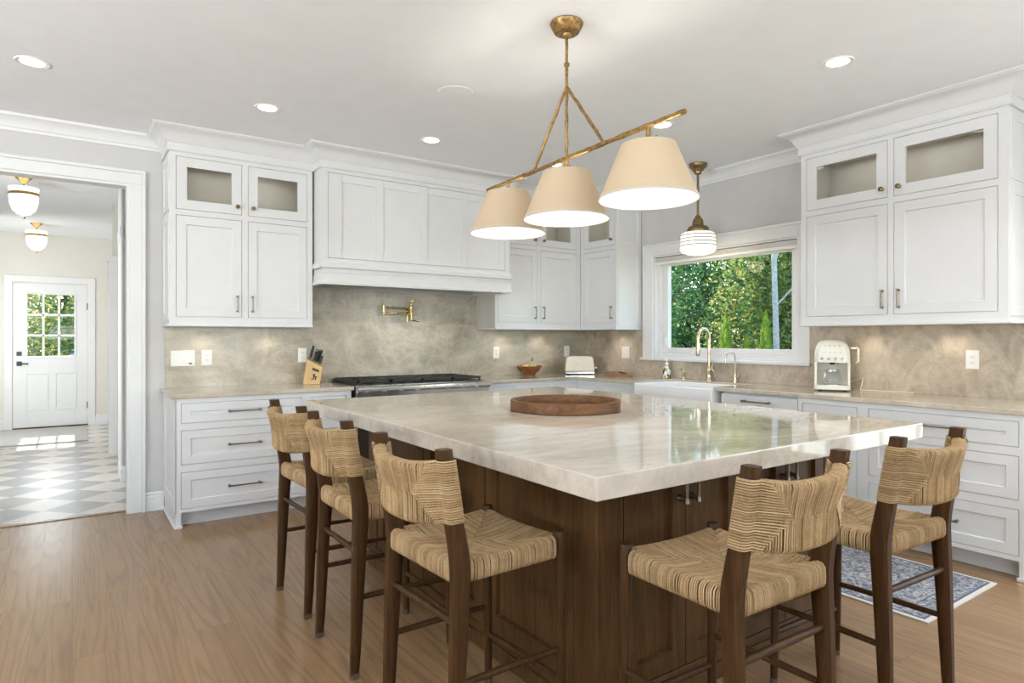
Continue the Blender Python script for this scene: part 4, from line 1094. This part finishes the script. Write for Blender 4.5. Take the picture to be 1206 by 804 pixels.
# knife block
kb = thing('knife_block', 'light beech knife block standing on the counter left of the range', 'knife block', (1.63, 5.27, CT))
b = MB(); zb = CT + .0005
bot = [(1.535, 5.19), (1.665, 5.16), (1.715, 5.30), (1.585, 5.36)]; dxy = (.055, .03)
top = [(bot[i][0] + dxy[0] * (.8 if i in (0, 3) else .55), bot[i][1] + dxy[1], zb + h) for i, h in enumerate((.205, .135, .150, .225))]
b.add([(x, y, zb) for x, y in bot] + top, [(3, 2, 1, 0), (4, 5, 6, 7)] + [(i, (i + 1) % 4, 4 + (i + 1) % 4, 4 + i) for i in range(4)])
b.build('block', 'blockwood', kb, bevel=.006)
fa, fb_, fc, fd_ = Vector((*bot[0], zb)), Vector((*bot[1], zb)), Vector(top[1]), Vector(top[0])
fn = (fb_ - fa).cross(fd_ - fa).normalized()
fpt = lambda u, v: (fa.lerp(fb_, u)).lerp(fd_.lerp(fc, u), v)
b = MB()
for (u0, u1, v0, v1) in ((.40, .82, .66, .78), (.50, .62, .42, .52), (.58, .74, .36, .42), (.52, .58, .26, .42), (.64, .72, .24, .36), (.44, .54, .22, .27)):
    q = [fpt(u0, v0), fpt(u1, v0), fpt(u1, v1), fpt(u0, v1)]
    b.add([tuple(p_ + fn * .0004) for p_ in q] + [tuple(p_ + fn * .0012) for p_ in q], [(0, 1, 2, 3), (7, 6, 5, 4)] + [(i, (i + 1) % 4, 4 + (i + 1) % 4, 4 + i) for i in range(4)])
b.build('logo_mark', 'black', kb)
kl = ['black-handled knife at the back left of the wooden block', 'black-handled knife second from the left in the wooden block', 'black-handled knife standing tallest in the middle of the wooden block', 'short black-handled knife at the front middle of the wooden block', 'black-handled knife right of the middle in the wooden block', 'small black-handled knife at the far right of the wooden block']
tp = [Vector(q) for q in top]
tpt = lambda u, v: (tp[0].lerp(tp[1], u)).lerp(tp[3].lerp(tp[2], u), v)
ax = Vector((.33, .16, 1)).normalized()
for i, (u, v, L) in enumerate(((.18, .62, .115), (.42, .72, .10), (.55, .45, .11), (.40, .22, .095), (.70, .62, .12), (.80, .25, .085))):
    p0 = tpt(u, v); kn = thing('kitchen_knife', kl[i], 'knife', tuple(p0), 'knives in the wooden block')
    b = MB(); b.tube([tuple(p0 + ax * .012), tuple(p0 + ax * L * .5), tuple(p0 + ax * L)], [.010, .0125, .010], 6); b.build('handle', 'black', kn, bevel=.002)
    b = MB(); b.tube([tuple(p0 + ax * L), tuple(p0 + ax * (L + .006))], .0105, 6); b.build('end_cap', 'chrome', kn)

# fruit bowl
fx, fy = 3.885, 5.285
o = MB().lathe([(0, .002), (.055, 0), (.06, .006), (.062, .014), (.095, .040), (.122, .075), (.132, .092), (.128, .094), (.112, .078), (.085, .045), (.05, .022), (0, .018)], 40, (fx, fy, CT)).build('fruit_bowl', 'bowlwood', org=(fx, fy, CT), smooth=50)
tag(o, 'small reddish-brown wooden bowl of fruit on the back counter', 'bowl')
M['lemon'] = paint('pale_yellow_skin', (.72, .58, .25), .45, .12, scale=30); M['leafgreen'] = paint('green_stalk', (.06, .12, .03), .5, .3); M['pear'] = paint('pear_skin', (.62, .55, .22), .45, .12, scale=30)
fl = ['pale yellow fruit at the left of the wooden bowl', 'pale yellow fruit at the back of the wooden bowl', 'pale yellow fruit at the right of the wooden bowl', 'pale yellow fruit at the front of the wooden bowl']
for (dx, dy, dz, q), lb in zip(((-.058, .0, .078, 1.15), (.0, .058, .080, 1.0), (.058, .008, .080, 1.1), (.0, -.052, .076, 1.05)), fl):
    o = MB().sphere((fx + dx, fy + dy, CT + dz), .031, sx=q, sz=.95).build('lemon', 'lemon', org=(fx + dx, fy + dy, CT + dz), smooth=60); tag(o, lb, 'fruit', 'fruit in the wooden bowl')
pr = thing('pear', 'upright pear with a dark green stalk in the middle of the wooden bowl', 'fruit', (fx + .03, fy - .005, CT + .09))
MB().lathe([(0, .0), (.025, .004), (.036, .022), (.034, .042), (.020, .064), (.010, .074), (0, .076)], 18, (fx + .028, fy - .002, CT + .066)).build('flesh', 'pear', pr, smooth=60)
b = MB(); b.tube([(fx + .028, fy - .002, CT + .138), (fx + .031, fy - .002, CT + .16), (fx + .036, fy - .004, CT + .185)], [.007, .009, .003], 6); b.build('stalk', 'leafgreen', pr)

# toaster, set across the corner


def frame(o, yaw):
    c_, s_ = cos(yaw), sin(yaw)
    return lambda x, y, z: (o[0] + c_ * x - s_ * y, o[1] + s_ * x + c_ * y, o[2] + z)


tx, ty = 4.40, 5.10; TT = frame((tx, ty, CT), radians(-36))
ts = thing('toaster', 'cream retro two-slot toaster in the corner of the counter', 'toaster', (tx, ty, CT))
b = MB()
prof = [(-.155, .028), (-.152, .055), (-.147, .12), (-.140, .170), (-.125, .188), (-.09, .196), (.09, .196), (.125, .188), (.140, .170), (.147, .12), (.152, .055), (.155, .028)]
b.prism(prof, -.095, .095, lambda x, z, y: TT(x, y, z)); b.build('body', 'cream', ts, bevel=.018, seg=4, smooth=40)
b = MB(); b.prism([(-.150, -.085), (.150, -.085), (.150, .085), (-.150, .085)], .012, .028, TT); b.build('base', 'chrome', ts)
b = MB()
for x in (-.12, .12):
    for y in (-.06, .06): b.tube([TT(x, y, .0), TT(x, y, .013)], .012, 10)
b.build('foot', 'black', ts)
b = MB()
for y in (-.032, .032): b.prism([(-.105, y - .012), (.105, y - .012), (.105, y + .012), (-.105, y + .012)], .193, .197, TT)
b.build('slot', 'black', ts)
b = MB(); b.tube([TT(.150, -.02, .07), TT(.175, -.02, .07)], .010, 10); b.prism([(.170, -.04), (.182, -.04), (.182, 0), (.170, 0)], .06, .08, TT); b.build('lever', 'chrome', ts)
nv = Vector(TT(0, -1, 0)) - Vector(TT(0, 0, 0))
sx = Vector(TT(1, 0, 0)) - Vector(TT(0, 0, 0))
for i, c_ in enumerate('SMEG'):
    text(c_, 'letter', .024, TT(-.0525 + .035 * i, -.0955, .118), nv, (0, 0, 1), 'chrome', ts, .0015)

# wooden boards
bo = thing('serving_board', 'stacked pair look: lower long wooden serving board with handle on the counter', 'board', (4.54, 4.68, CT))
bo['label'] = 'long wooden serving board lying flat on the counter left of the sink'
def board(o, yaw, L, W_, z0, z1, name, mat, parent):
    T = frame(o, yaw); pts = []
    for k in range(36):
        a = 2 * pi * k / 36; x = abs(cos(a)) ** .55 * (1 if cos(a) >= 0 else -1) * L / 2; y = abs(sin(a)) ** .55 * (1 if sin(a) >= 0 else -1) * W_ / 2; pts.append((x, y))
    return MB().prism(pts, z0, z1, T).build(name, mat, parent, bevel=.003)
board((4.54, 4.66, CT), radians(62), .40, .24, .0005, .018, 'board_plank', 'boardwood', bo)
b = MB(); T_ = frame((4.54, 4.66, CT), radians(62)); b.tube([T_(.195, .03, .010), T_(.235, .03, .012), T_(.25, 0, .013), T_(.235, -.03, .012), T_(.195, -.03, .010)], .008, 8); b.build('handle', 'iron', bo)
o2 = thing('cutting_board', 'smaller wooden cutting board lying on top of the long serving board', 'board', (4.54, 4.70, CT + .018))
board((4.53, 4.68, CT), radians(58), .32, .19, .0185, .034, 'board_plank', 'boardwood', o2)
o = MB().prism([(-.10, -.012), (-.02, -.013), (.07, -.014), (.105, 0), (.07, .012), (-.10, .012)], .0342, .045, frame((4.49, 4.56, CT), radians(60))).build('spoon_rest', 'iron', org=(4.49, 4.56, CT + .034), bevel=.004); tag(o, 'dark narrow dish lying on the wooden cutting board', 'dish')

# soap bottle (patterned), brass pump, faucets
sx_, sy_ = 4.655, 4.125
sb = thing('soap_bottle', 'white patterned ceramic soap bottle with white pump left of the faucet', 'bottle', (sx_, sy_, CT))


def pattern_mat():
    m, n, l, bs = new_mat('black_green_pattern')
    v = coords(n, l, (1, 1, 1), (0, 0, .7)); t_ = n.new('ShaderNodeTexChecker'); t_.inputs['Scale'].default_value = 42; l.new(v, t_.inputs[0])
    f = noise(n, l, v, 25, 2)
    c_ = mixc(n, l, t_.outputs['Fac'], ramp(n, l, f, [(.45, (.82, .82, .78)), (.5, (.30, .34, .06))]), ramp(n, l, f, [(.48, (.85, .85, .82)), (.52, (.03, .04, .04))]))
    l.new(c_, bs.inputs['Base Color']); bs.inputs['Roughness'].default_value = .2; return m


M['pattern'] = pattern_mat()
MB().lathe([(0, .0005), (.034, .0005), (.037, .006), (.037, .098), (.030, .110), (.014, .118), (.012, .128), (0, .128)], 24, (sx_, sy_, CT)).build('bottle_body', 'pattern', sb, smooth=40)
b = MB(); b.lathe([(.014, .126), (.016, .130), (.016, .142), (.006, .146), (.005, .170), (.009, .172), (.009, .184), (0, .187)], 16, (sx_, sy_, CT)); b.tube([(sx_, sy_, CT + .178), (sx_ - .035, sy_ - .01, CT + .172)], .005, 8); b.build('pump', 'plate', sb, smooth=40)
qx, qy = 4.665, 3.93
sd = thing('soap_dispenser', 'short brass soap dispenser pump beside the sink faucet', 'dispenser', (qx, qy, CT))
MB().lathe([(0, .0005), (.022, .0005), (.022, .006), (.014, .012), (.014, .045), (.018, .050), (.018, .058), (.007, .064), (.007, .085), (.012, .088), (.012, .100), (0, .103)], 18, (qx, qy, CT)).build('pump_body', 'gold', sd, smooth=40)
b = MB(); b.tube([(qx, qy, CT + .094), (qx - .05, qy, CT + .098), (qx - .06, qy, CT + .088)], .0055, 8); b.build('spout', 'gold', sd, smooth=40)
gx, gy = 4.665, 3.645
fa_ = thing('kitchen_faucet', 'tall champagne brass gooseneck kitchen faucet in front of the window', 'faucet', (gx, gy, CT))
MB().lathe([(0, .0005), (.030, .0005), (.030, .010), (.024, .018), (.024, .085), (.027, .09), (.027, .105), (.020, .115), (.016, .13), (0, .13)], 24, (gx, gy, CT)).build('faucet_base', 'gold', fa_, smooth=40)
b = MB(); arc = [(gx, gy, CT + .12), (gx, gy, CT + .36)]
for k in range(1, 13):
    a = pi * k / 12; arc.append((gx - .075 + .075 * cos(a), gy - .0 , CT + .37 + .095 * sin(a)))
arc += [(gx - .15, gy, CT + .33)]
b.tube(arc, .0135, 12); b.build('gooseneck', 'gold', fa_, smooth=60)
b = MB(); b.tube([(gx - .15, gy, CT + .335), (gx - .15, gy, CT + .31), (gx - .15, gy, CT + .24), (gx - .15, gy, CT + .222)], [.015, .018, .019, .016], 14); b.tube([(gx - .165, gy + .02, CT + .30), (gx - .175, gy + .03, CT + .25)], .006, 8); b.build('spray_head', 'gold', fa_, smooth=50)
b = MB(); b.tube([(gx, gy, CT + .095), (gx - .01, gy - .05, CT + .10)], [.016, .013], 12); b.tube([(gx - .01, gy - .048, CT + .10), (gx - .03, gy - .085, CT + .06), (gx - .035, gy - .095, CT + .035)], [.007, .006, .008], 8); b.tube([(gx - .004, gy - .03, CT + .11), (gx - .0, gy - .045, CT + .17)], [.006, .005], 8); b.build('lever', 'gold', fa_, smooth=50)
hx, hy = 4.67, 3.378
ff = thing('filter_faucet', 'slender small champagne brass water filter tap right of the main faucet', 'faucet', (hx, hy, CT))
MB().lathe([(0, .0005), (.020, .0005), (.020, .008), (.014, .014), (.014, .07), (.010, .08), (0, .08)], 20, (hx, hy, CT)).build('tap_base', 'gold', ff, smooth=40)
b = MB(); arc = [(hx, hy, CT + .075), (hx, hy, CT + .20)]
for k in range(1, 11):
    a = pi * k / 10; arc.append((hx - .065 + .065 * cos(a), hy, CT + .205 + .06 * sin(a)))
arc.append((hx - .13, hy, CT + .17)); b.tube(arc, .006, 10); b.build('spout', 'gold', ff, smooth=60)
b = MB(); b.tube([(hx, hy, CT + .05), (hx - .01, hy - .04, CT + .052)], .008, 10); b.tube([(hx - .01, hy - .038, CT + .045), (hx - .012, hy - .05, CT + .085)], .005, 8); b.build('lever', 'gold', ff, smooth=50)

# coffee maker: local front is -y
mx_, my_ = 4.555, 2.47; TC = frame((mx_, my_, CT), radians(-62))
cm = thing('coffee_maker', 'ivory retro drip coffee maker on the counter beside the window', 'coffee maker', (mx_, my_, CT))


def rounded(x0, x1, y0, y1, r_, n_=6):
    pts = []
    for (cx_, cy_, a0) in ((x1 - r_, y1 - r_, 0), (x0 + r_, y1 - r_, pi / 2), (x0 + r_, y0 + r_, pi), (x1 - r_, y0 + r_, 3 * pi / 2)):
        for k in range(n_ + 1): pts.append((cx_ + r_ * cos(a0 + pi / 2 * k / n_), cy_ + r_ * sin(a0 + pi / 2 * k / n_)))
    return pts


b = MB()
# head: stacked rounded sections giving the domed top
secs = [(.205, 0, 1), (.25, 0, 1), (.29, .004, .985), (.32, .012, .95), (.345, .026, .88), (.360, .045, .78), (.368, .07, .62), (.371, .10, .4)]
rg = []
for z, ins, f_ in secs: rg.append([TC(x, y, z) for x, y in rounded(-.115 + ins * .9, .115 - ins * .9, -.125 + ins, .115 - ins * .6, max(.012, .05 * f_))])
n_ = len(rg[0]); vs = [p_ for ring in rg for p_ in ring]
fs = [(i * n_ + k, i * n_ + (k + 1) % n_, (i + 1) * n_ + (k + 1) % n_, (i + 1) * n_ + k) for i in range(len(rg) - 1) for k in range(n_)] + [tuple(range(n_))[::-1], tuple(range((len(rg) - 1) * n_, len(rg) * n_))]
b.add(vs, fs); b.build('head', 'ivory', cm, smooth=50)
b = MB(); b.prism(rounded(-.115, .115, .03, .115, .03), .04, .206, TC); b.prism(rounded(-.115, -.097, -.118, .06, .008), .04, .206, TC); b.prism(rounded(.097, .115, -.118, .06, .008), .04, .206, TC); b.build('column', 'ivory', cm, smooth=40)
b = MB(); b.prism(rounded(-.118, .118, -.128, .118, .05), .010, .042, TC); b.build('base', 'ivory', cm, bevel=.004, smooth=40)
b = MB()
for x in (-.08, .08):
    for y in (-.09, .08): b.tube([TC(x, y, 0), TC(x, y, .011)], .014, 10)
b.build('foot', 'black', cm)
b = MB(); b.prism([(.072 * cos(2 * pi * k / 28), -.045 + .072 * sin(2 * pi * k / 28)) for k in range(28)], .042, .047, TC); b.build('hot_plate', 'steel', cm)
b = MB(); prof = [(.0, .048), (.060, .048), (.064, .055), (.064, .09), (.052, .125), (.045, .138)]
vs = []; N = 28
for r_, z in prof:
    for k in range(N): vs.append(TC(r_ * cos(2 * pi * k / N), -.045 + r_ * sin(2 * pi * k / N), z))
b.add(vs, [(i * N + k, i * N + (k + 1) % N, (i + 1) * N + (k + 1) % N, (i + 1) * N + k) for i in range(len(prof) - 1) for k in range(N)]); ca = b.build('carafe', 'clear', cm, smooth=50)
b = MB(); b.prism([(.046 * cos(2 * pi * k / N), -.045 + .046 * sin(2 * pi * k / N)) for k in range(N)], .138, .152, TC); b.build('carafe_lid', 'chrome', ca, smooth=40)
b = MB(); b.tube([TC(-.03, -.088, .140), TC(-.045, -.125, .138), TC(-.05, -.132, .10), TC(-.04, -.105, .07)], .009, 8); b.build('carafe_handle', 'chrome', ca, smooth=50)
b = MB(); b.tube([TC(0, -.045, .206), TC(0, -.045, .188)], [.024, .014], 12); b.build('drip_nozzle', 'black', cm)
b = MB()
for k in range(4): b.tube([TC(-.066 + k * .044, -.124, .232), TC(-.066 + k * .044, -.131, .232)], .010, 12)
b.build('button', 'chrome', cm, smooth=40)
b = MB()
for k in range(4): b.tube([TC(-.05 + k * .035, -.1235, .275), TC(-.05 + k * .035, -.1265, .275)], .003, 8)
b.build('indicator', 'pull', cm)
nv = Vector(TC(0, -1, 0)) - Vector(TC(0, 0, 0))
for i, c_ in enumerate('SMEG'):
    text(c_, 'letter', .020, TC(-.045 + .03 * i, -.1105, .322), Vector(nv) + Vector((0, 0, .25)), (0, 0, 1), 'chrome', cm, .003)
b = MB(); b.prism(rounded(.117, .150, .03, .108, .014), .03, .30, TC); b.build('water_tank', 'clear', cm, smooth=40)
b = MB(); b.prism(rounded(.117, .152, .028, .110, .014), .30, .312, TC); b.tube([TC(.150, .05, .31), TC(.168, .05, .30), TC(.168, .05, .21), TC(.152, .05, .20)], .007, 8); b.build('tank_handle', 'ivory', cm, smooth=40)
b = MB(); P0 = [TC(.06, .115, .04), TC(.15, .13, .07), TC(.20, .09, .09), TC(.19, .04, .04), TC(.18, .03, .006), (4.70, 2.22, CT + .0045), (4.735, 2.0, CT + .0045)]
b.tube(P0, .0035, 6); b.build('power_cord', 'cream', cm, smooth=60)

# puck lights under the wall cabinets
for (x, y) in ((.83, 5.27), (1.31, 5.27), (3.62, 5.27), (4.12, 5.27)):
    light('under_cabinet_light', 'SPOT', (x, y + .02, 1.372), 2.0, (1, .88, .70), aim=(0, .28, -1), spot_size=radians(120), spot_blend=.8, shadow_soft_size=.025)
for y in (4.8, 2.28, 1.76):
    light('under_cabinet_light', 'SPOT', (XR - .16, y, 1.372), 2.0, (1, .88, .70), aim=(.28, 0, -1), spot_size=radians(120), spot_blend=.8, shadow_soft_size=.025)

# ------------------------------------------------------------------ outside
MB().prism([(-40, -40), (60, -40), (60, 70), (-40, 70)], -.7, -.5).build('ground', 'lawn', kind='structure')


def leaf_cloud(name, mat, n_, rx, rz, zc, size, seed, parent, cone=False):
    rr = random.Random(seed); vs = []; fs = []
    blobs = [(rr.uniform(-.62, .62) * rx, rr.uniform(-.62, .62) * rx, zc + rr.uniform(-.72, .72) * rz, rr.uniform(.28, .5)) for _ in range(22)]
    for i in range(n_):
        if cone:
            h = rr.random() ** 1.2; a = rr.uniform(0, 2 * pi); rad = rx * (1 - h) ** .8 * (.75 + .25 * rr.random()) * (.9 + .1 * sin(a * 5 + h * 9)); p = Vector((rad * cos(a), rad * sin(a), h * rz * 2 + .02))
        else:
            bx, by, bz, br = rr.choice(blobs); d = Vector((rr.gauss(0, 1), rr.gauss(0, 1), rr.gauss(0, 1))).normalized() * (rr.random() ** .35) * br
            p = Vector((bx + d.x * rx, by + d.y * rx, bz + d.z * rz))
        s = size * rr.uniform(.6, 1.3); u = Vector((rr.gauss(0, 1), rr.gauss(0, 1), rr.gauss(0, .6))).normalized(); v = u.cross(Vector((rr.gauss(0, 1), rr.gauss(0, 1), rr.gauss(0, 1)))).normalized()
        if cone: u = Vector((p.x, p.y, .15 + rad * 1.5)).normalized(); v = u.cross(Vector((0, 0, 1))).normalized()
        k = len(vs); q = u * s; w_ = v * s * (.35 if cone else .5)
        vs += [tuple(p - q), tuple(p + w_), tuple(p + q), tuple(p - w_)]; fs.append((k, k + 1, k + 2, k + 3))
    me = bpy.data.meshes.new(name); me.from_pydata(vs, [], fs); me.materials.append(M[mat])
    o = bpy.data.objects.new(name, me); COL.objects.link(o); o.parent = parent; return o


def make_tree(label, mat, seed, rx=1.55, rz=3.4, zc=3.3, n_=16000, size=.065, trunk_r=.11, bark='bark', h=6.2):
    r = thing('tree', label, 'tree', (0, 0, 0), 'trees outside')
    leaf_cloud('foliage', mat, n_, rx, rz, zc, size, seed, r)
    rr = random.Random(seed); b = MB(); b.tube([(0, 0, 0), (rr.uniform(-.06, .06), .03, h * .4), (rr.uniform(-.15, .15), 0, h)], [trunk_r * 1.2, trunk_r, trunk_r * .45], 10)
    for k in range(5):
        a = rr.uniform(0, 2 * pi); z = h * (.3 + .12 * k); b.tube([(0, 0, z), (.7 * cos(a), .7 * sin(a), z + .6), (1.1 * cos(a), 1.1 * sin(a), z + 1.4)], [trunk_r * .5, trunk_r * .3, .01], 6)
    b.build('trunk', bark, r, smooth=60)
    return r


GZ = -.5
Fv, Rv = (.5697, .8219), (.8219, -.5697)


def at(u, depth): k = (u - 603) / 746.6; return ((Fv[0] + Rv[0] * k) * depth, (Fv[1] + Rv[1] * k) * depth, GZ)


t1 = make_tree('x', 'leaf', 11); t2 = make_tree('x', 'leafy', 12); t3 = make_tree('x', 'leaf', 13, rx=1.65, rz=3.2, zc=3.1)
spots = [(752, 14.5, 0, 'dense green bushy tree behind the left half of the sink window'), (905, 15.5, 1, 'yellow-green tree outside behind the two right-hand small conifers'), (1085, 16, 2, 'dark green tree outside hidden behind the right wall cabinet'),
         (688, 18, 2, 'dark green tree outside past the left jamb of the sink window'), (828, 18.8, 2, 'dense green tree outside directly behind the sink faucet'), (965, 19.2, 1, 'yellow-green tree outside at the right edge of the sink window'),
         (770, 23, 1, 'golden green tree in the back row behind the glass shade pendant'), (890, 23.5, 0, 'green tree in the back row above the tallest small conifer')]
used = {}
for i, (u, dpt, k, lb) in enumerate(spots):
    src = (t1, t2, t3)[k]
    o = src if k not in used else dup(src); used[k] = 1
    o.location = at(u, dpt); o.rotation_euler = (0, 0, i * 1.3); o['label'] = lb
# pale slender trunk near the right side of the window
r = thing('tree', 'slender pale grey-barked tree standing close at the right of the sink window', 'tree', at(914, 12.5), 'trees outside')
ORG[r.name] = (0, 0, 0)
b = MB(); b.tube([(.05, -.02, 0), (.02, 0, 1.5), (-.03, .02, 3.2), (-.10, .03, 5.5), (-.05, 0, 8)], [.066, .058, .05, .042, .02], 12); b.tube([(-.04, .02, 3.3), (.25, -.15, 4.0), (.5, -.3, 4.9)], [.03, .02, .008], 6); b.tube([(-.03, .02, 2.4), (.35, -.2, 2.85), (.6, -.3, 3.6)], [.02, .014, .006], 6); b.build('trunk', 'palebark', r, smooth=60)
o = leaf_cloud('foliage', 'leafy', 1500, 1.6, 1.5, 7.0, .14, 5, r)
# three small conifers
cl = ['pointed bright green conifer at the left of the three outside the sink window', 'smallest pointed conifer, middle of the three outside the sink window', 'pointed bright green conifer beside the pale trunk outside the sink window']
cst = None
for (u, dpt, sc_), lb in zip(((855, 10.5, 1.0), (880, 11.2, .84), (902, 10.6, 1.02)), cl):
    if cst is None:
        cst = thing('conifer', lb, 'conifer', (0, 0, 0), 'small conifers outside'); leaf_cloud('foliage', 'conifer', 4200, .30, 1.07, 0, .07, 21, cst, cone=True)
        b = MB(); b.tube([(0, 0, 0), (0, 0, 1.9)], [.04, .01], 8); b.build('trunk', 'bark', cst); o = cst
    else: o = dup(cst, lb)
    o.location = at(u, dpt); o.scale = (sc_, sc_, sc_)
# beyond the entry door: shrubs, trees, a parked car
for i, (x, y, k, lb) in enumerate(((-1.6, 22, 1, 'yellow-green tree outside left of the entry door glass'), (1.3, 23, 1, 'yellow-green tree outside right of the entry door glass'), (-.2, 27, 2, 'darker tree farther back seen through the entry door glass'))):
    o = dup((t1, t2, t3)[k], lb, (x, y, GZ), i * 2.1 + .4)
car = thing('car', 'blue parked car seen through the lower panes of the entry door', 'car', (.3, 17.2, GZ))
b = MB(); TCr = lambda x, z, y: (.3 + x, 17.2 + y, GZ + z)
b.prism([(-2.2, .35), (-2.2, .75), (-1.9, .95), (-.95, 1.05), (1.6, 1.08), (2.15, .98), (2.25, .6), (2.2, .35)], -.88, .88, TCr); b.build('body', 'carblue', car, bevel=.07, seg=3, smooth=50)
b = MB(); b.prism([(-1.0, 1.04), (-.25, 1.50), (.25, 1.60), (1.0, 1.58), (1.65, 1.08)], -.72, .72, TCr); cb_ = b.build('cabin', 'carglass', car, bevel=.05, seg=3, smooth=50)
b = MB(); b.prism([(-.3, 1.50), (.25, 1.61), (1.02, 1.59), (1.0, 1.64), (.25, 1.66), (-.32, 1.54)], -.70, .70, TCr); b.build('roof', 'carblue', car, bevel=.01)
for x in (-1.4, 1.4):
    for y in (-.82, .82):
        b = MB(); b.tube([TCr(x, .33, y - .1), TCr(x, .33, y + .1)], .33, 24); wh = b.build('wheel', 'black', car, smooth=40)
        b = MB(); sgn = -1 if y < 0 else 1; b.tube([TCr(x, .33, y + sgn * .098), TCr(x, .33, y + sgn * .108)], .2, 16); b.build('hubcap', 'chrome', wh)
